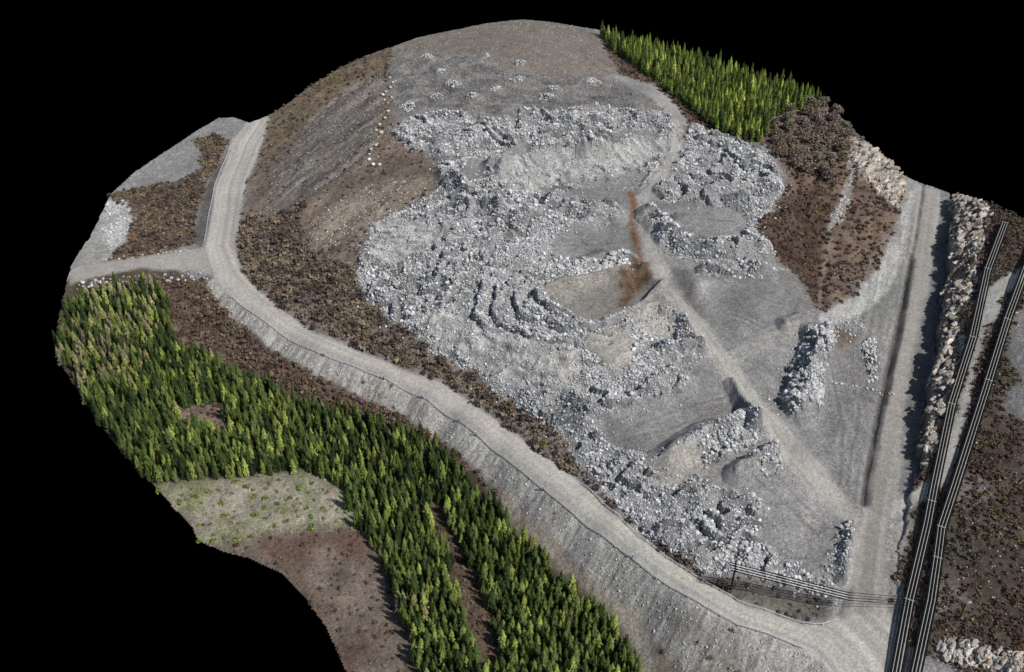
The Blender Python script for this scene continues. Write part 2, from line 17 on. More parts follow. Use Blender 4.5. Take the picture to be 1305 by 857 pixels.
Z={'road':[(-100.1,123.53),(-102.82,109.09),(-102.92,79.45),(-98.1,43.89),(-91.81,29.23),(-84.38,18.26),(-76.97,10.83),(-70.27,4.55),(-55.38,-7.12),(-44.77,-12.89),(-34.75,-18.28),(-23.42,-25.74),(-13.68,-34.75),(-8.66,-40.4),(-2.05,-47.42),(2.97,-53.13),(7.99,-58.73),(13.74,-64.9),(20.45,-71.93),(26.84,-78.71),(31.58,-83.72),(38.1,-89.02),(47.51,-96.27),(53.17,-98.46),(61.22,-102.59),(63.22,-105.67),(64.03,-108.28),(75.85,-109.27),(80.81,-95.82),(80.67,-87.06),(86.25,-70.07),(92.51,-56.86),(101.76,-32.48),(112.32,-7.26),(123.94,18.52),(136.91,49.2),(146.19,75.4),(139.6,78.72),(128.5,49.03),(116.84,18.35),(105.6,-8.29),(95.99,-32.6),(87.73,-52.02),(84.31,-60.47),(80.51,-69.06),(77.24,-75.91),(72.61,-87.11),(70.35,-92.07),(67.72,-94.61),(64.61,-95.79),(61.16,-94.99),(54.5,-91.67),(48.72,-89.02),(40.23,-82.95),(34.58,-77.92),(28.35,-71.26),(21.53,-63.15),(16.55,-56.13),(6.16,-45.57),(-2.11,-36.61),(-10.63,-27.74),(-19.35,-19.44),(-29.94,-14.29),(-42.4,-6.73),(-56.65,1.78),(-68.74,12.96),(-76.76,21.95),(-82.06,29.25),(-86.1,38.07),(-88.3,43.74),(-92.26,78.3),(-91.73,108.62),(-92.44,128.77)],'spur':[(-137.28,31.36),(-136.56,34.75),(-128.66,37.32),(-100.51,43.5),(-97.6,43.88),(-92.06,30.39),(-100.71,33.43),(-115.5,34.21),(-129.05,30.19),(-136.18,27.5)],'embankment':[(-91.81,29.23),(-84.38,18.26),(-76.97,10.83),(-70.27,4.55),(-55.38,-7.12),(-44.77,-12.89),(-34.75,-18.28),(-23.42,-25.74),(-13.68,-34.75),(-8.66,-40.4),(-2.05,-47.42),(2.97,-53.13),(7.99,-58.73),(13.74,-64.9),(20.45,-71.93),(26.84,-78.71),(31.58,-83.72),(38.1,-89.02),(47.51,-96.27),(53.17,-98.46),(61.22,-102.59),(63.22,-105.67),(64.03,-108.28),(39.66,-112.25),(34.55,-101.36),(29.01,-89.43),(20.86,-81.96),(12.41,-70.89),(1.43,-59.36),(-6.37,-49.69),(-18.86,-36.46),(-27.63,-28.48),(-41.01,-20.66),(-54.99,-12.36),(-69.0,-1.06),(-81.29,9.87),(-87.4,16.85),(-93.93,27.11)],'scrub_left':[(-92.44,128.77),(-91.73,108.62),(-92.26,78.3),(-88.3,43.74),(-86.1,38.07),(-82.06,29.25),(-76.76,21.95),(-68.74,12.96),(-56.65,1.78),(-42.4,-6.73),(-29.94,-14.29),(-19.35,-19.44),(-10.63,-27.74),(-2.11,-36.61),(6.16,-45.57),(16.55,-56.13),(21.53,-63.15),(28.35,-71.26),(34.58,-77.92),(40.23,-82.95),(48.72,-89.02),(45.22,-84.11),(39.73,-80.11),(32.44,-74.68),(26.83,-67.63),(21.0,-59.47),(17.63,-53.02),(12.25,-43.36),(1.52,-31.93),(-8.9,-21.27),(-17.69,-13.13),(-24.52,-6.91),(-31.77,1.52),(-41.85,12.21),(-46.0,20.79),(-45.85,33.69),(-43.82,44.93),(-38.06,50.2),(-30.74,53.25),(-23.64,61.57),(-24.95,75.9),(-29.46,93.24),(-40.16,105.67),(-45.33,121.53),(-48.08,144.45),(-49.21,173.85),(-55.68,173.53),(-67.25,162.23),(-78.08,148.79)],'striped':[(-75.54,120.89),(-61.26,138.82),(-50.78,150.08),(-46.23,118.64),(-49.19,83.81),(-58.77,73.16),(-73.41,63.45),(-83.74,54.38),(-83.76,76.11),(-82.19,98.5)],'ochre':[(-92.22,129.28),(-76.63,149.65),(-58.49,169.54),(-48.93,170.79),(-49.01,154.43),(-61.79,143.31),(-74.75,125.89),(-85.36,99.82),(-89.19,82.62),(-92.17,104.85)],'tan':[(-47.81,70.27),(-32.23,73.74),(-26.61,59.69),(-38.2,51.66),(-48.52,42.05),(-61.49,36.36),(-67.13,48.47),(-59.92,61.44)],'ditchscrub':[(40.2,-83.16),(48.68,-89.22),(61.26,-94.56),(66.14,-94.34),(69.85,-89.44),(61.42,-85.35),(53.06,-83.65),(45.28,-83.71)],'rubble_west':[(-46.0,20.79),(-45.85,33.69),(-43.82,44.93),(-38.2,51.66),(-30.85,54.74),(-24.24,63.12),(-13.15,53.83),(-3.09,48.61),(11.35,34.95),(24.59,35.88),(32.41,28.45),(35.32,21.17),(24.62,17.01),(10.69,11.1),(7.9,7.28),(12.98,-0.51),(19.92,-5.58),(25.34,-5.58),(35.95,3.06),(42.51,2.24),(47.43,-2.65),(51.54,-12.22),(49.58,-18.54),(42.89,-21.6),(39.37,-24.98),(46.34,-27.07),(41.69,-31.48),(29.08,-37.01),(21.06,-39.68),(18.69,-40.71),(22.65,-46.49),(29.7,-52.07),(36.1,-53.81),(41.32,-49.95),(49.19,-42.55),(57.72,-39.0),(62.18,-39.85),(61.83,-43.83),(58.1,-48.09),(47.47,-54.12),(44.15,-57.76),(50.91,-62.78),(56.91,-65.68),(56.5,-71.11),(53.44,-75.35),(59.24,-77.97),(65.33,-82.72),(71.62,-85.55),(69.24,-88.44),(59.72,-85.31),(48.14,-81.82),(45.28,-83.71),(39.73,-80.11),(32.44,-74.68),(26.83,-67.63),(21.0,-59.47),(17.63,-53.02),(12.25,-43.36),(1.52,-31.93),(-8.9,-21.27),(-17.69,-13.13),(-24.52,-6.91),(-31.77,1.52),(-41.85,12.21)],'rubble_north':[(-42.52,100.46),(-37.75,111.09),(-26.39,112.5),(-14.85,108.64),(-0.7,105.61),(13.55,112.77),(39.5,115.98),(56.09,110.39),(58.29,100.69),(55.83,89.66),(47.94,74.37),(43.46,63.58),(37.72,62.56),(30.04,62.44),(22.41,63.3),(13.27,57.57),(21.93,54.02),(31.65,49.82),(34.11,43.44),(25.79,35.95),(11.35,34.95),(-3.09,48.61),(-18.1,52.4),(-23.78,64.0),(-24.95,75.9),(-29.0,85.76),(-36.04,89.13)],'rubble_east':[(63.39,101.16),(75.48,97.47),(88.42,91.61),(90.57,68.77),(84.21,55.77),(76.89,47.37),(77.16,37.68),(79.23,29.64),(64.77,23.79),(50.89,25.13),(44.62,32.02),(40.92,42.92),(43.47,48.6),(50.7,42.66),(59.62,36.36),(68.61,38.75),(73.39,44.71),(73.23,51.52),(69.69,53.3),(59.85,55.55),(48.54,56.19),(45.19,60.47),(50.82,65.11),(57.57,81.96)],'rubble_mid':[(54.15,23.26),(76.13,21.33),(82.86,24.01),(70.46,16.54),(56.62,16.19)],'rubble_ridge':[(82.17,-5.11),(86.84,-4.33),(88.74,-8.12),(84.04,-17.33),(83.14,-25.92),(79.29,-33.4),(71.49,-35.94),(69.46,-30.76),(73.86,-24.58),(72.82,-19.12),(78.73,-11.24)],'rubble_heap':[(52.92,-55.92),(64.38,-46.09),(65.74,-52.12),(60.18,-57.98),(54.54,-57.61)],'rubble_edge':[(78.54,-68.78),(78.96,-71.43),(72.98,-84.93),(69.05,-81.53),(73.52,-74.07)],'rubble_bank':[(97.78,-6.37),(102.91,-2.46),(98.08,-18.06),(95.05,-21.31)],'fine':[(-29.58,2.48),(-20.64,4.59),(-2.69,-7.16),(9.95,-15.17),(18.86,-24.59),(17.43,-32.82),(9.55,-31.73),(-2.6,-22.1),(-13.37,-12.93)],'nofloor1':[(-23.4,71.51),(-13.96,79.59),(-0.68,87.75),(11.53,88.94),(3.33,81.18),(-7.54,77.86),(-10.02,70.23),(-16.08,64.9)],'nofloor5':[(12.03,33.75),(18.75,39.68),(34.07,43.01),(36.74,37.31),(36.48,26.35),(27.39,24.06),(19.77,21.22),(11.12,26.85)],'ripple':[(-26.05,20.33),(-14.6,25.87),(6.36,21.88),(15.85,16.05),(8.81,8.05),(5.56,-0.73),(19.58,-11.71),(19.27,-17.28),(1.59,-11.79),(-13.79,0.99),(-26.55,8.84)],'sand5':[(33.19,1.89),(41.59,3.91),(45.67,-2.72),(42.23,-9.61),(34.81,-8.52)],'sand6':[(51.38,12.73),(54.7,15.48),(56.7,11.96),(54.84,8.26),(51.54,6.98)],'bank1':[(-7.51,75.91),(4.7,84.73),(24.8,78.76),(40.81,85.82),(55.93,95.02),(51.4,81.8),(38.45,70.96),(22.7,68.99),(12.16,63.21),(3.17,58.75),(-5.01,65.12)],'bank2':[(-48.52,42.05),(-35.48,49.55),(-22.53,42.13),(-21.93,31.43),(-35.95,26.23),(-44.42,26.68)],'upper_dark':[(-47.42,171.98),(-35.61,164.76),(-16.27,155.59),(-0.75,141.54),(38.44,139.9),(53.15,122.49),(56.23,111.59),(36.62,115.96),(13.57,113.35),(-3.53,108.45),(-26.43,113.1),(-40.76,112.78),(-45.32,124.63)],'coarse':[(25.49,31.14),(34.47,24.79),(34.01,19.34),(19.96,15.82),(8.57,17.16),(15.76,25.32)],'nofloor2':[(16.15,67.05),(33.23,70.94),(46.62,74.36),(41.66,63.54),(27.48,62.41)],'nofloor3':[(23.9,92.18),(40.99,100.3),(53.52,100.44),(49.55,89.49),(34.42,86.88)],'nofloor4':[(44.15,-57.76),(53.8,-62.17),(64.67,-59.35),(54.28,-53.43)],'pit':[(12.3,5.5),(24.4,13.49),(36.32,19.4),(42.16,13.5),(36.63,5.5),(25.45,-4.13),(20.03,-3.79),(13.64,-0.44)],'bench':[(20.45,-40.21),(29.04,-37.49),(41.56,-32.59),(47.0,-29.83),(46.45,-26.2),(57.88,-25.95),(58.44,-34.83),(57.72,-39.0),(49.11,-43.09),(41.26,-50.46),(36.1,-53.81),(29.72,-51.83),(22.67,-46.07)],'sand':[(19.58,-11.71),(29.6,-6.55),(33.65,-13.74),(30.27,-22.88),(24.03,-23.55),(20.25,-18.23)],'sand2':[(9.88,-17.95),(17.21,-16.71),(20.28,-24.63),(13.63,-28.65),(8.72,-23.47)],'sand3':[(32.77,-55.23),(45.31,-49.0),(45.81,-56.54),(40.12,-60.43),(34.59,-60.41)],'sandberm':[(7.92,8.0),(24.62,17.01),(41.67,22.03),(41.23,17.7),(24.32,12.1),(10.5,4.6)],'sand4':[(23.35,108.84),(29.36,114.72),(27.49,97.58),(23.63,97.59)],'rust':[(37.6,61.18),(39.53,59.87),(39.63,52.76),(37.99,45.75),(38.36,36.57),(38.73,30.24),(39.34,21.99),(38.04,20.52),(37.32,27.89),(36.69,34.09),(36.25,42.69),(37.72,50.93)],'rustpool':[(35.17,24.82),(39.88,22.73),(41.39,16.99),(38.98,13.48),(36.12,12.04),(34.26,6.47),(31.01,4.95),(30.84,8.43),(33.39,11.97),(30.82,13.95),(30.63,17.42),(33.92,18.27)],'sidetrack':[(86.36,1.86),(99.68,14.12),(111.68,29.04),(120.1,43.92),(130.29,64.54),(137.04,76.01),(138.99,76.73),(129.15,53.07),(121.56,35.97),(112.51,19.83),(100.83,7.04),(87.03,-3.43)],'toefill':[(20.82,-83.4),(29.02,-89.16),(34.75,-98.87),(37.72,-108.82),(27.14,-112.06),(26.93,-100.02),(26.81,-93.11),(23.23,-87.02)],'toebrown':[(30.01,-94.13),(33.32,-96.91),(36.31,-102.65),(37.12,-107.15),(30.32,-104.04)],'lobe_gravel':[(-138.4,28.33),(-139.31,37.75),(-138.63,50.76),(-139.28,67.22),(-140.46,79.59),(-130.93,73.99),(-124.01,48.07),(-127.4,38.09),(-134.81,33.13)],'darkstain':[(46.93,21.32),(52.48,19.48),(51.57,8.99),(54.0,-2.52),(51.59,-4.19),(48.47,5.68),(46.11,14.18)],'darkpad':[(62.58,10.53),(72.03,12.62),(67.19,-2.22),(57.9,-5.64)],'dome':[(-49.21,173.85),(-23.88,186.89),(4.18,195.76),(28.97,190.06),(39.48,174.97),(41.91,153.22),(38.53,141.19),(14.25,138.64),(-0.76,142.65),(-16.32,156.95),(-35.61,164.76)],'track':[(38.68,143.13),(54.62,135.75),(61.9,115.63),(62.26,101.03),(57.9,84.53),(49.94,66.45),(43.41,52.92),(42.31,32.73),(45.1,19.5),(48.68,7.35),(53.63,-5.11),(58.97,-19.24),(64.94,-32.72),(71.84,-43.8),(78.15,-59.0),(80.91,-66.8),(77.47,-69.33),(72.39,-63.13),(66.14,-52.07),(61.45,-37.24),(56.22,-23.26),(50.05,-7.5),(44.51,10.06),(40.49,19.48),(39.09,36.61),(40.17,55.87),(44.36,64.96),(50.73,75.85),(55.83,89.66),(57.52,103.48),(51.89,124.34),(42.74,137.08)],'palefan':[(65.41,-40.79),(69.76,-44.11),(77.08,-55.52),(79.96,-66.87),(78.3,-69.69),(73.79,-65.24),(67.11,-56.75),(64.88,-48.54)],'scrub_right':[(84.21,55.77),(91.43,69.02),(90.12,86.33),(85.78,96.79),(95.83,114.93),(116.98,136.96),(123.74,121.25),(125.17,109.73),(127.13,95.83),(125.09,83.11),(129.98,65.32),(126.51,54.77),(118.77,43.74),(112.73,31.08),(101.51,16.43),(88.9,4.78),(86.82,5.89),(86.16,20.59),(80.56,27.83),(77.16,37.68),(76.56,45.43)],'scrub_forest':[(37.52,170.3),(43.1,160.19),(52.34,158.03),(66.74,125.55),(74.95,102.93),(84.64,93.74),(90.12,86.33),(84.07,90.76),(75.38,96.89),(63.39,101.16),(61.9,115.63),(54.62,135.75),(41.77,143.59)],'streampath':[(118.32,94.59),(121.72,94.79),(116.93,77.83),(113.11,67.27),(108.12,56.39),(102.9,49.62),(100.14,45.38),(102.23,53.46),(109.57,66.9),(115.23,79.82)],'streampath2':[(100.4,45.41),(102.47,45.62),(97.59,33.38),(92.95,20.5),(88.84,6.48),(87.32,6.03),(92.0,22.44),(96.08,35.28)],'tanrock':[(106.72,61.52),(111.75,67.14),(112.17,62.26),(107.08,54.21),(103.43,49.69)],'slab':[(122.55,105.31),(127.46,97.02),(135.15,83.24),(133.59,70.29),(128.46,61.82),(123.26,68.38),(120.01,79.36),(118.55,91.23)],'darkscrub':[(78.0,49.42),(84.39,56.85),(102.07,71.85),(106.82,66.54),(98.85,45.25),(89.59,5.66),(86.82,5.89),(86.16,20.59),(80.56,27.83),(76.99,36.79)],'dirtmound':[(89.68,0.17),(99.32,6.68),(101.09,3.66),(94.92,-6.9),(88.3,-10.14)],'greyshoulder':[(121.82,48.2),(135.73,75.48),(139.6,78.72),(128.5,49.03),(116.84,18.35),(105.6,-8.29),(100.15,-5.97),(94.5,-1.08),(87.51,-1.27),(87.02,1.7),(101.18,15.23),(112.19,29.11)],'ditchdark':[(124.1,36.18),(125.12,36.26),(113.0,7.13),(97.83,-28.27),(83.9,-61.95),(82.53,-62.09),(95.9,-28.4),(111.1,6.95)],'cut':[(136.4,49.19),(147.89,69.34),(132.63,28.42),(120.89,-1.12),(107.87,-32.48),(101.01,-49.67),(96.69,-54.33),(101.76,-32.48),(112.32,-7.26),(123.94,18.52)],'cliff':[(147.03,69.32),(151.63,58.12),(149.87,46.2),(138.66,23.94),(134.12,13.62),(124.11,-3.91),(119.33,-19.9),(112.26,-33.77),(106.15,-46.19),(99.43,-53.78),(105.18,-37.5),(110.35,-25.54),(118.96,-6.02),(126.87,14.29),(134.02,30.05),(143.25,55.7)],'ppath':[(150.41,18.49),(147.87,11.89),(140.05,6.06),(135.39,1.31),(134.55,-3.95),(128.63,-9.33),(123.09,-19.89),(118.36,-29.44),(112.57,-41.19),(108.36,-50.31),(102.83,-58.74),(96.2,-63.4),(88.29,-66.46),(88.58,-62.21),(95.45,-59.81),(102.08,-55.18),(107.0,-46.38),(112.15,-36.84),(118.0,-26.1),(123.38,-14.68),(128.88,-2.91),(133.11,7.01),(139.29,12.29)],'ppath2':[(89.01,-67.03),(93.88,-65.36),(90.38,-74.19),(85.62,-80.41),(83.7,-82.38),(85.71,-73.64)],'pgrey':[(137.27,-3.32),(144.05,-2.15),(126.6,-49.04),(122.59,-38.94),(123.43,-33.7),(128.75,-31.91),(130.96,-17.57)],'whiterock':[(87.4,-99.79),(92.88,-99.75),(97.24,-102.69),(103.62,-105.79),(102.27,-109.46),(94.43,-106.47),(87.64,-104.01)],'pshoulder':[(75.22,-109.05),(80.78,-95.86),(85.95,-80.45),(85.13,-88.83),(82.03,-96.53),(82.69,-102.25),(87.52,-104.36),(93.2,-110.13)],'grass':[(-91.5,-46.98),(-78.85,-45.3),(-65.07,-43.53),(-51.09,-42.49),(-44.65,-45.23),(-41.43,-52.61),(-36.17,-60.24),(-44.73,-60.9),(-58.02,-61.98),(-69.19,-63.98),(-76.91,-63.8),(-81.16,-57.76)],'heath':[(-77.0,-63.37),(-69.27,-63.55),(-58.02,-61.98),(-36.14,-60.46),(-31.8,-65.76),(-28.63,-79.28),(-22.01,-94.01),(-18.07,-101.59),(-29.34,-115.97),(-43.17,-86.7),(-49.04,-77.49),(-62.43,-67.52)],'hole':[(-91.07,-19.54),(-78.51,-17.63),(-73.69,-30.23),(-79.74,-31.43),(-87.89,-28.23)],'scrub_road':[(-111.37,31.62),(-94.4,29.4),(-85.92,15.72),(-70.15,-0.95),(-54.95,-12.78),(-40.98,-21.07),(-27.61,-28.88),(-18.85,-36.68),(-6.37,-50.05),(-2.41,-55.42),(-10.39,-46.72),(-18.64,-41.55),(-36.1,-28.68),(-47.4,-22.58),(-68.81,-10.32),(-94.03,2.86),(-101.29,6.26),(-105.82,22.93)],'toepath':[(-6.77,-49.52),(-2.41,-53.85),(8.81,-66.96),(20.88,-81.27),(30.56,-90.52),(28.03,-92.14),(19.11,-82.95),(6.94,-70.2),(-2.4,-58.63)],'lobe_scrub':[(-138.59,77.05),(-130.83,83.06),(-116.46,85.93),(-111.5,94.37),(-113.32,104.76),(-118.55,112.51),(-112.14,116.96),(-104.32,110.76),(-105.13,104.22),(-106.45,90.99),(-106.1,74.58),(-106.58,65.23),(-102.33,47.58),(-112.21,40.57),(-123.88,37.94),(-127.65,38.1),(-124.53,48.1),(-126.55,59.95),(-128.29,69.53),(-134.67,73.02)],'lobe_rust':[(-126.55,59.95),(-125.83,64.68),(-122.58,55.23),(-120.96,40.72),(-123.51,40.88)],'lobe_white':[(-139.18,74.56),(-130.64,72.99),(-126.36,64.68),(-125.29,50.56),(-128.1,43.44),(-135.01,53.01)],'ditch2':[(-103.38,107.41),(-98.6,43.9),(-101.53,46.49),(-104.81,58.02),(-106.1,74.58),(-105.85,90.89)],'forest_west':[(-135.13,18.94),(-130.89,22.76),(-110.87,27.77),(-105.9,25.04),(-102.68,16.58),(-97.98,1.91),(-89.98,-1.45),(-70.05,-12.47),(-64.92,-17.0),(-46.75,-24.6),(-38.05,-26.08),(-33.59,-29.73),(-27.14,-32.79),(-18.55,-39.24),(-14.26,-46.51),(-6.26,-53.73),(-1.42,-60.43),(5.05,-69.65),(12.09,-77.96),(22.09,-88.04),(26.93,-96.27),(26.76,-104.04),(21.48,-118.9),(-13.16,-116.81),(-18.07,-101.59),(-24.24,-88.0),(-30.42,-70.29),(-33.7,-65.78),(-41.7,-53.74),(-45.54,-46.18),(-52.9,-43.98),(-64.98,-44.02),(-78.66,-46.25),(-89.54,-47.54),(-99.9,-38.94),(-114.46,-21.48),(-127.82,-4.09),(-133.23,5.15)],'gap':[(-22.19,-52.25),(-18.61,-52.55),(-12.88,-63.78),(-8.77,-73.58),(-4.32,-86.97),(-2.11,-98.75),(-6.86,-98.63),(-11.08,-84.99),(-15.08,-69.59),(-19.16,-61.16)],'forest_east':[(36.2,178.1),(56.02,166.81),(77.08,158.94),(99.28,143.82),(114.86,131.62),(116.13,126.81),(104.6,121.84),(95.83,114.93),(87.89,96.04),(80.81,95.77),(73.22,100.93),(65.42,115.99),(58.58,131.29),(51.2,146.46),(43.1,160.19)],'broadleaf':[(95.26,112.02),(115.47,130.45),(120.8,125.05),(121.66,105.2),(116.38,89.13),(108.24,72.88),(100.54,77.29),(91.8,87.76)],'rut1':[(44.51,10.06),(51.72,-3.2),(57.9,-19.34),(62.85,-32.97),(69.65,-44.63),(75.77,-56.89),(79.01,-66.96)],'rut2':[(47.62,2.35),(53.47,-13.65),(58.36,-29.27),(64.63,-44.78),(71.52,-58.6),(76.68,-64.96)],'rut3':[(83.94,-1.95),(72.81,-7.71),(61.86,-14.57),(55.53,-21.01)],'rut4':[(58.65,103.56),(56.6,87.07),(49.26,69.66),(41.69,55.92),(40.79,36.69),(45.36,17.7)],'rut5':[(75.66,-53.26),(70.92,-65.5),(64.79,-76.78)],'yard':[(88.43,-9.56),(100.15,-5.97),(97.11,-24.01),(86.55,-52.09),(81.51,-64.51),(77.69,-52.99),(78.97,-34.81)]}
RIDGES=[([(8.35,7.3),(24.51,15.24),(40.98,19.84)],1.8,2.2),([(36.1,-53.81),(41.39,-49.43),(47.94,-44.28),(57.57,-39.82),(60.7,-41.34)],2.6,2.6),([(57.57,-26.54),(58.68,-33.42),(60.7,-41.34)],1.6,1.4),([(85.35,-6.01),(81.31,-17.81),(74.53,-33.31)],3.5,3.2),([(53.23,-57.5),(64.78,-49.05)],2.6,2.0),([(34.56,-31.78),(40.18,-26.9),(45.41,-26.31)],1.8,1.8),([(41.56,-15.22),(50.24,-13.87)],2.2,2.5),([(-3.28,74.33),(12.58,78.23),(34.04,81.76),(53.64,89.58)],2.4,3),([(-23.44,82.73),(-8.89,92.91),(-3.47,99.96)],2,2.5),([(27.2,102.02),(41.74,108.86),(55.53,105.67)],2.2,2.5),([(-20.21,70.64),(-13.08,51.88),(6.67,41.11),(21.19,39.83)],2,3),([(11.84,51.88),(24.18,49.56),(32.55,45.51)],2,2.4),([(-3.53,108.45),(18.98,105.94),(30.61,111.78)],1.6,2),([(43.29,46.87),(47.44,35.79),(58.47,28.67),(77.38,32.59)],3,3),([(49.9,61.5),(62.88,59.09),(75.14,55.52)],2.2,2.4),([(62.85,97.19),(75.46,89.06),(86.19,73.78)],2,4),([(55.95,19.49),(75.61,18.91)],1.8,1.6),([(20.27,22.0),(27.54,26.3),(34.47,24.79)],1.8,2.2),([(40.77,-62.98),(50.72,-64.09),(56.8,-66.34)],1.4,1.6),([(78.69,-69.66),(72.73,-84.54)],1.4,1.3),([(52.47,47.02),(56.02,45.63)],1.3,1.4),([(75.89,-3.01),(80.9,-0.31)],1.5,1.6),([(-7.54,77.86),(4.72,86.78),(24.91,80.77),(40.99,87.9),(56.2,97.22)],2.2,2.2),([(-24.29,73.5),(-19.97,65.36),(-8.09,51.58),(1.82,40.87)],1.5,2),([(-3.17,59.71),(12.24,66.06),(30.49,69.02)],-1,1),([(-14.58,100.03),(-3.5,103.88),(-0.68,91.91)],1.3,1.2),([(11.8,50.48),(26.47,46.55),(34.57,49.06)],1.6,1.6),([(-43.5,29.72),(-30.74,20.09),(-21.22,17.09)],1.2,2),([(35.85,2.01),(41.52,3.23),(46.9,-3.34),(51.11,-12.24)],1.6,1.5),([(25.39,-4.86),(36.09,4.45),(43.83,14.19)],1.0,0.9),([(8.17,-0.8),(20.01,-4.15),(25.37,-5.22)],0.9,1),([(-26.23,109.51),(-9.22,110.22),(10.58,107.52)],1.4,1.4),([(-34.02,16.5),(-21.32,19.21),(-14.6,25.87),(-7.49,20.77),(3.98,15.13),(10.73,12.56)],-1.0,0.8),([(8.38,8.74),(2.77,5.28),(3.38,-0.55),(10.18,-6.61),(18.48,-12.45),(25.74,-14.54)],-1.0,0.8),([(10.5,4.6),(7.78,1.64),(11.36,-3.13),(19.77,-8.36),(26.0,-11.1)],-0.9,0.7),([(-7.39,15.0),(-0.56,10.0),(-2.76,3.64),(-11.63,3.34)],-0.8,0.7),([(-25.47,9.99),(-14.13,11.85),(-5.02,7.22)],-0.7,0.7),([(-13.28,57.77),(-0.64,62.11),(9.66,66.03),(17.59,70.9)],-1,0.9),([(124.36,36.2),(112.29,7.07),(96.76,-28.33),(83.31,-62.01)],-0.9,1.0),([(79.14,-71.42),(72.52,-87.51),(69.92,-92.46)],-0.8,0.9),([(-87.77,42.42),(-81.49,28.82),(-67.97,12.53),(-56.13,1.34),(-41.7,-7.09),(-29.48,-14.59),(-18.89,-20.08),(-9.99,-28.44),(-1.3,-37.24),(6.93,-46.18),(17.27,-56.75)],-0.5,0.8),([(26.8,-68.03),(33.16,-76.34),(41.06,-83.18),(50.32,-89.58),(61.25,-93.92)],-0.8,1.2),([(16.28,-61.16),(20.15,-58.18)],0.1,1)]
HEAPS=[(-33.48,156.32),(-28.14,144.55),(-22.51,134.37),(-27.69,125.38),(-14.74,124.09),(-6.02,127.67),(2.24,135.43),(15.5,129.82),(12.4,123.88),(30.64,135.91),(-38.33,118.4),(-10.02,153.05),(2.89,146.98)]
STONELINE=[(-47.46,144.34),(-46.15,140.16),(-46.41,136.29),(-47.88,132.7),(-48.54,130.28),(-47.56,126.31),(-46.05,119.83),(-45.4,116.05),(-46.46,112.07),(-47.68,107.04),(-48.49,103.77),(-47.34,98.03),(-47.24,94.31),(-48.74,89.99),(-49.54,87.18),(-49.19,83.81),(-47.26,80.79),(-45.08,80.5),(-46.4,85.77),(-45.34,141.31),(-45.01,127.7),(-46.24,101.11),(-47.93,92.88),(-46.05,122.91)]
SPURSTONES=[(-128.91,38.15),(-127.61,38.35),(-126.3,38.55),(-124.99,38.75),(-123.68,38.94),(-122.36,39.13),(-121.04,39.32),(-119.73,39.52),(-118.42,39.72),(-117.11,39.95),(-115.82,40.19),(-114.53,40.46),(-113.24,40.74),(-111.96,41.02),(-110.67,41.29),(-109.37,41.56),(-108.07,41.82),(-106.77,42.07),(-105.46,42.32),(-104.15,42.57),(-102.84,42.83),(-101.53,43.08),(-100.21,43.32),(-98.89,43.57)]
SPURSTONES2=[(-133.62,29.05),(-131.81,26.94),(-130.89,28.17),(-129.88,26.18),(-128.96,27.42),(-128.06,28.72),(-127.06,26.71),(-126.16,28.0),(-125.26,29.32),(-124.27,27.31),(-123.36,28.62),(-122.46,29.95),(-121.49,27.97),(-120.58,29.28),(-118.94,27.41),(-118.73,28.67),(-117.8,29.98),(-116.21,28.17),(-115.98,29.42),(-115.04,30.71),(-113.47,28.96),(-113.22,30.18),(-112.25,31.44),(-110.65,29.59),(-110.39,30.8),(-108.73,28.8),(-107.74,30.01),(-107.47,31.25),(-105.79,29.16),(-104.79,30.38),(-104.53,31.64),(-102.84,29.49),(-101.83,30.71),(-101.57,32.0),(-99.87,29.78),(-98.85,31.0),(-97.88,28.8),(-96.85,29.97),(-95.81,31.14),(-94.81,28.81),(-132.95,27.49),(-132.03,28.73),(-131.0,26.7),(-130.08,27.94),(-129.19,29.24),(-128.17,27.21),(-127.26,28.5),(-125.56,26.53),(-125.36,27.8),(-124.46,29.11),(-122.78,27.16),(-122.58,28.43),(-121.67,29.75),(-120.01,27.84),(-119.8,29.11),(-118.88,30.42),(-117.26,28.57),(-117.03,29.82),(-115.45,28.03),(-114.52,29.35),(-114.27,30.58),(-112.71,28.81),(-111.74,30.07),(-111.47,31.27),(-109.85,29.36),(-108.85,30.56),(-108.59,31.79),(-106.92,29.75),(-105.92,30.96),(-104.97,28.88),(-103.97,30.1),(-102.97,31.32),(-102.01,29.2),(-101.01,30.42),(-100.0,31.65),(-99.04,29.47),(-98.01,30.67),(-96.99,31.88),(-96.0,29.6),(-94.95,30.72),(-132.34,26.04),(-132.13,27.24),(-131.21,28.48),(-129.47,26.47),(-129.28,27.72),(-128.38,29.02),(-126.66,27.02),(-126.47,28.29),(-125.57,29.62),(-123.87,27.63)]
ROWSTONES=[(84.71,-22.01),(85.68,-22.08),(86.66,-22.16),(87.64,-22.24),(88.61,-22.33),(89.58,-22.42),(90.55,-22.52),(91.52,-22.62),(92.48,-22.73),(93.44,-22.85),(94.39,-22.98),(95.34,-23.12),(96.28,-23.27),(97.22,-23.43),(98.15,-23.61),(99.08,-23.79),(100.0,-23.98),(100.91,-24.18),(101.82,-24.39),(102.73,-24.61)]
GUARD_OUT=[(-84.26,18.9),(-76.85,11.44),(-70.11,5.07),(-55.2,-6.67),(-44.6,-12.42),(-34.57,-17.83),(-23.23,-25.31),(-13.49,-34.32),(-8.47,-40.01),(-1.85,-47.07),(3.16,-52.81),(8.19,-58.4),(13.93,-64.6),(20.64,-71.62),(27.03,-78.42),(31.76,-83.45),(38.3,-88.73),(47.71,-95.95),(53.39,-98.12),(61.45,-102.25)]
GUARD_IN=[(16.89,-56.69),(21.87,-63.64),(28.66,-71.73),(34.88,-78.35),(40.51,-83.38),(48.99,-89.42),(54.75,-92.08),(61.27,-95.19),(64.55,-96.0),(67.66,-94.82)]
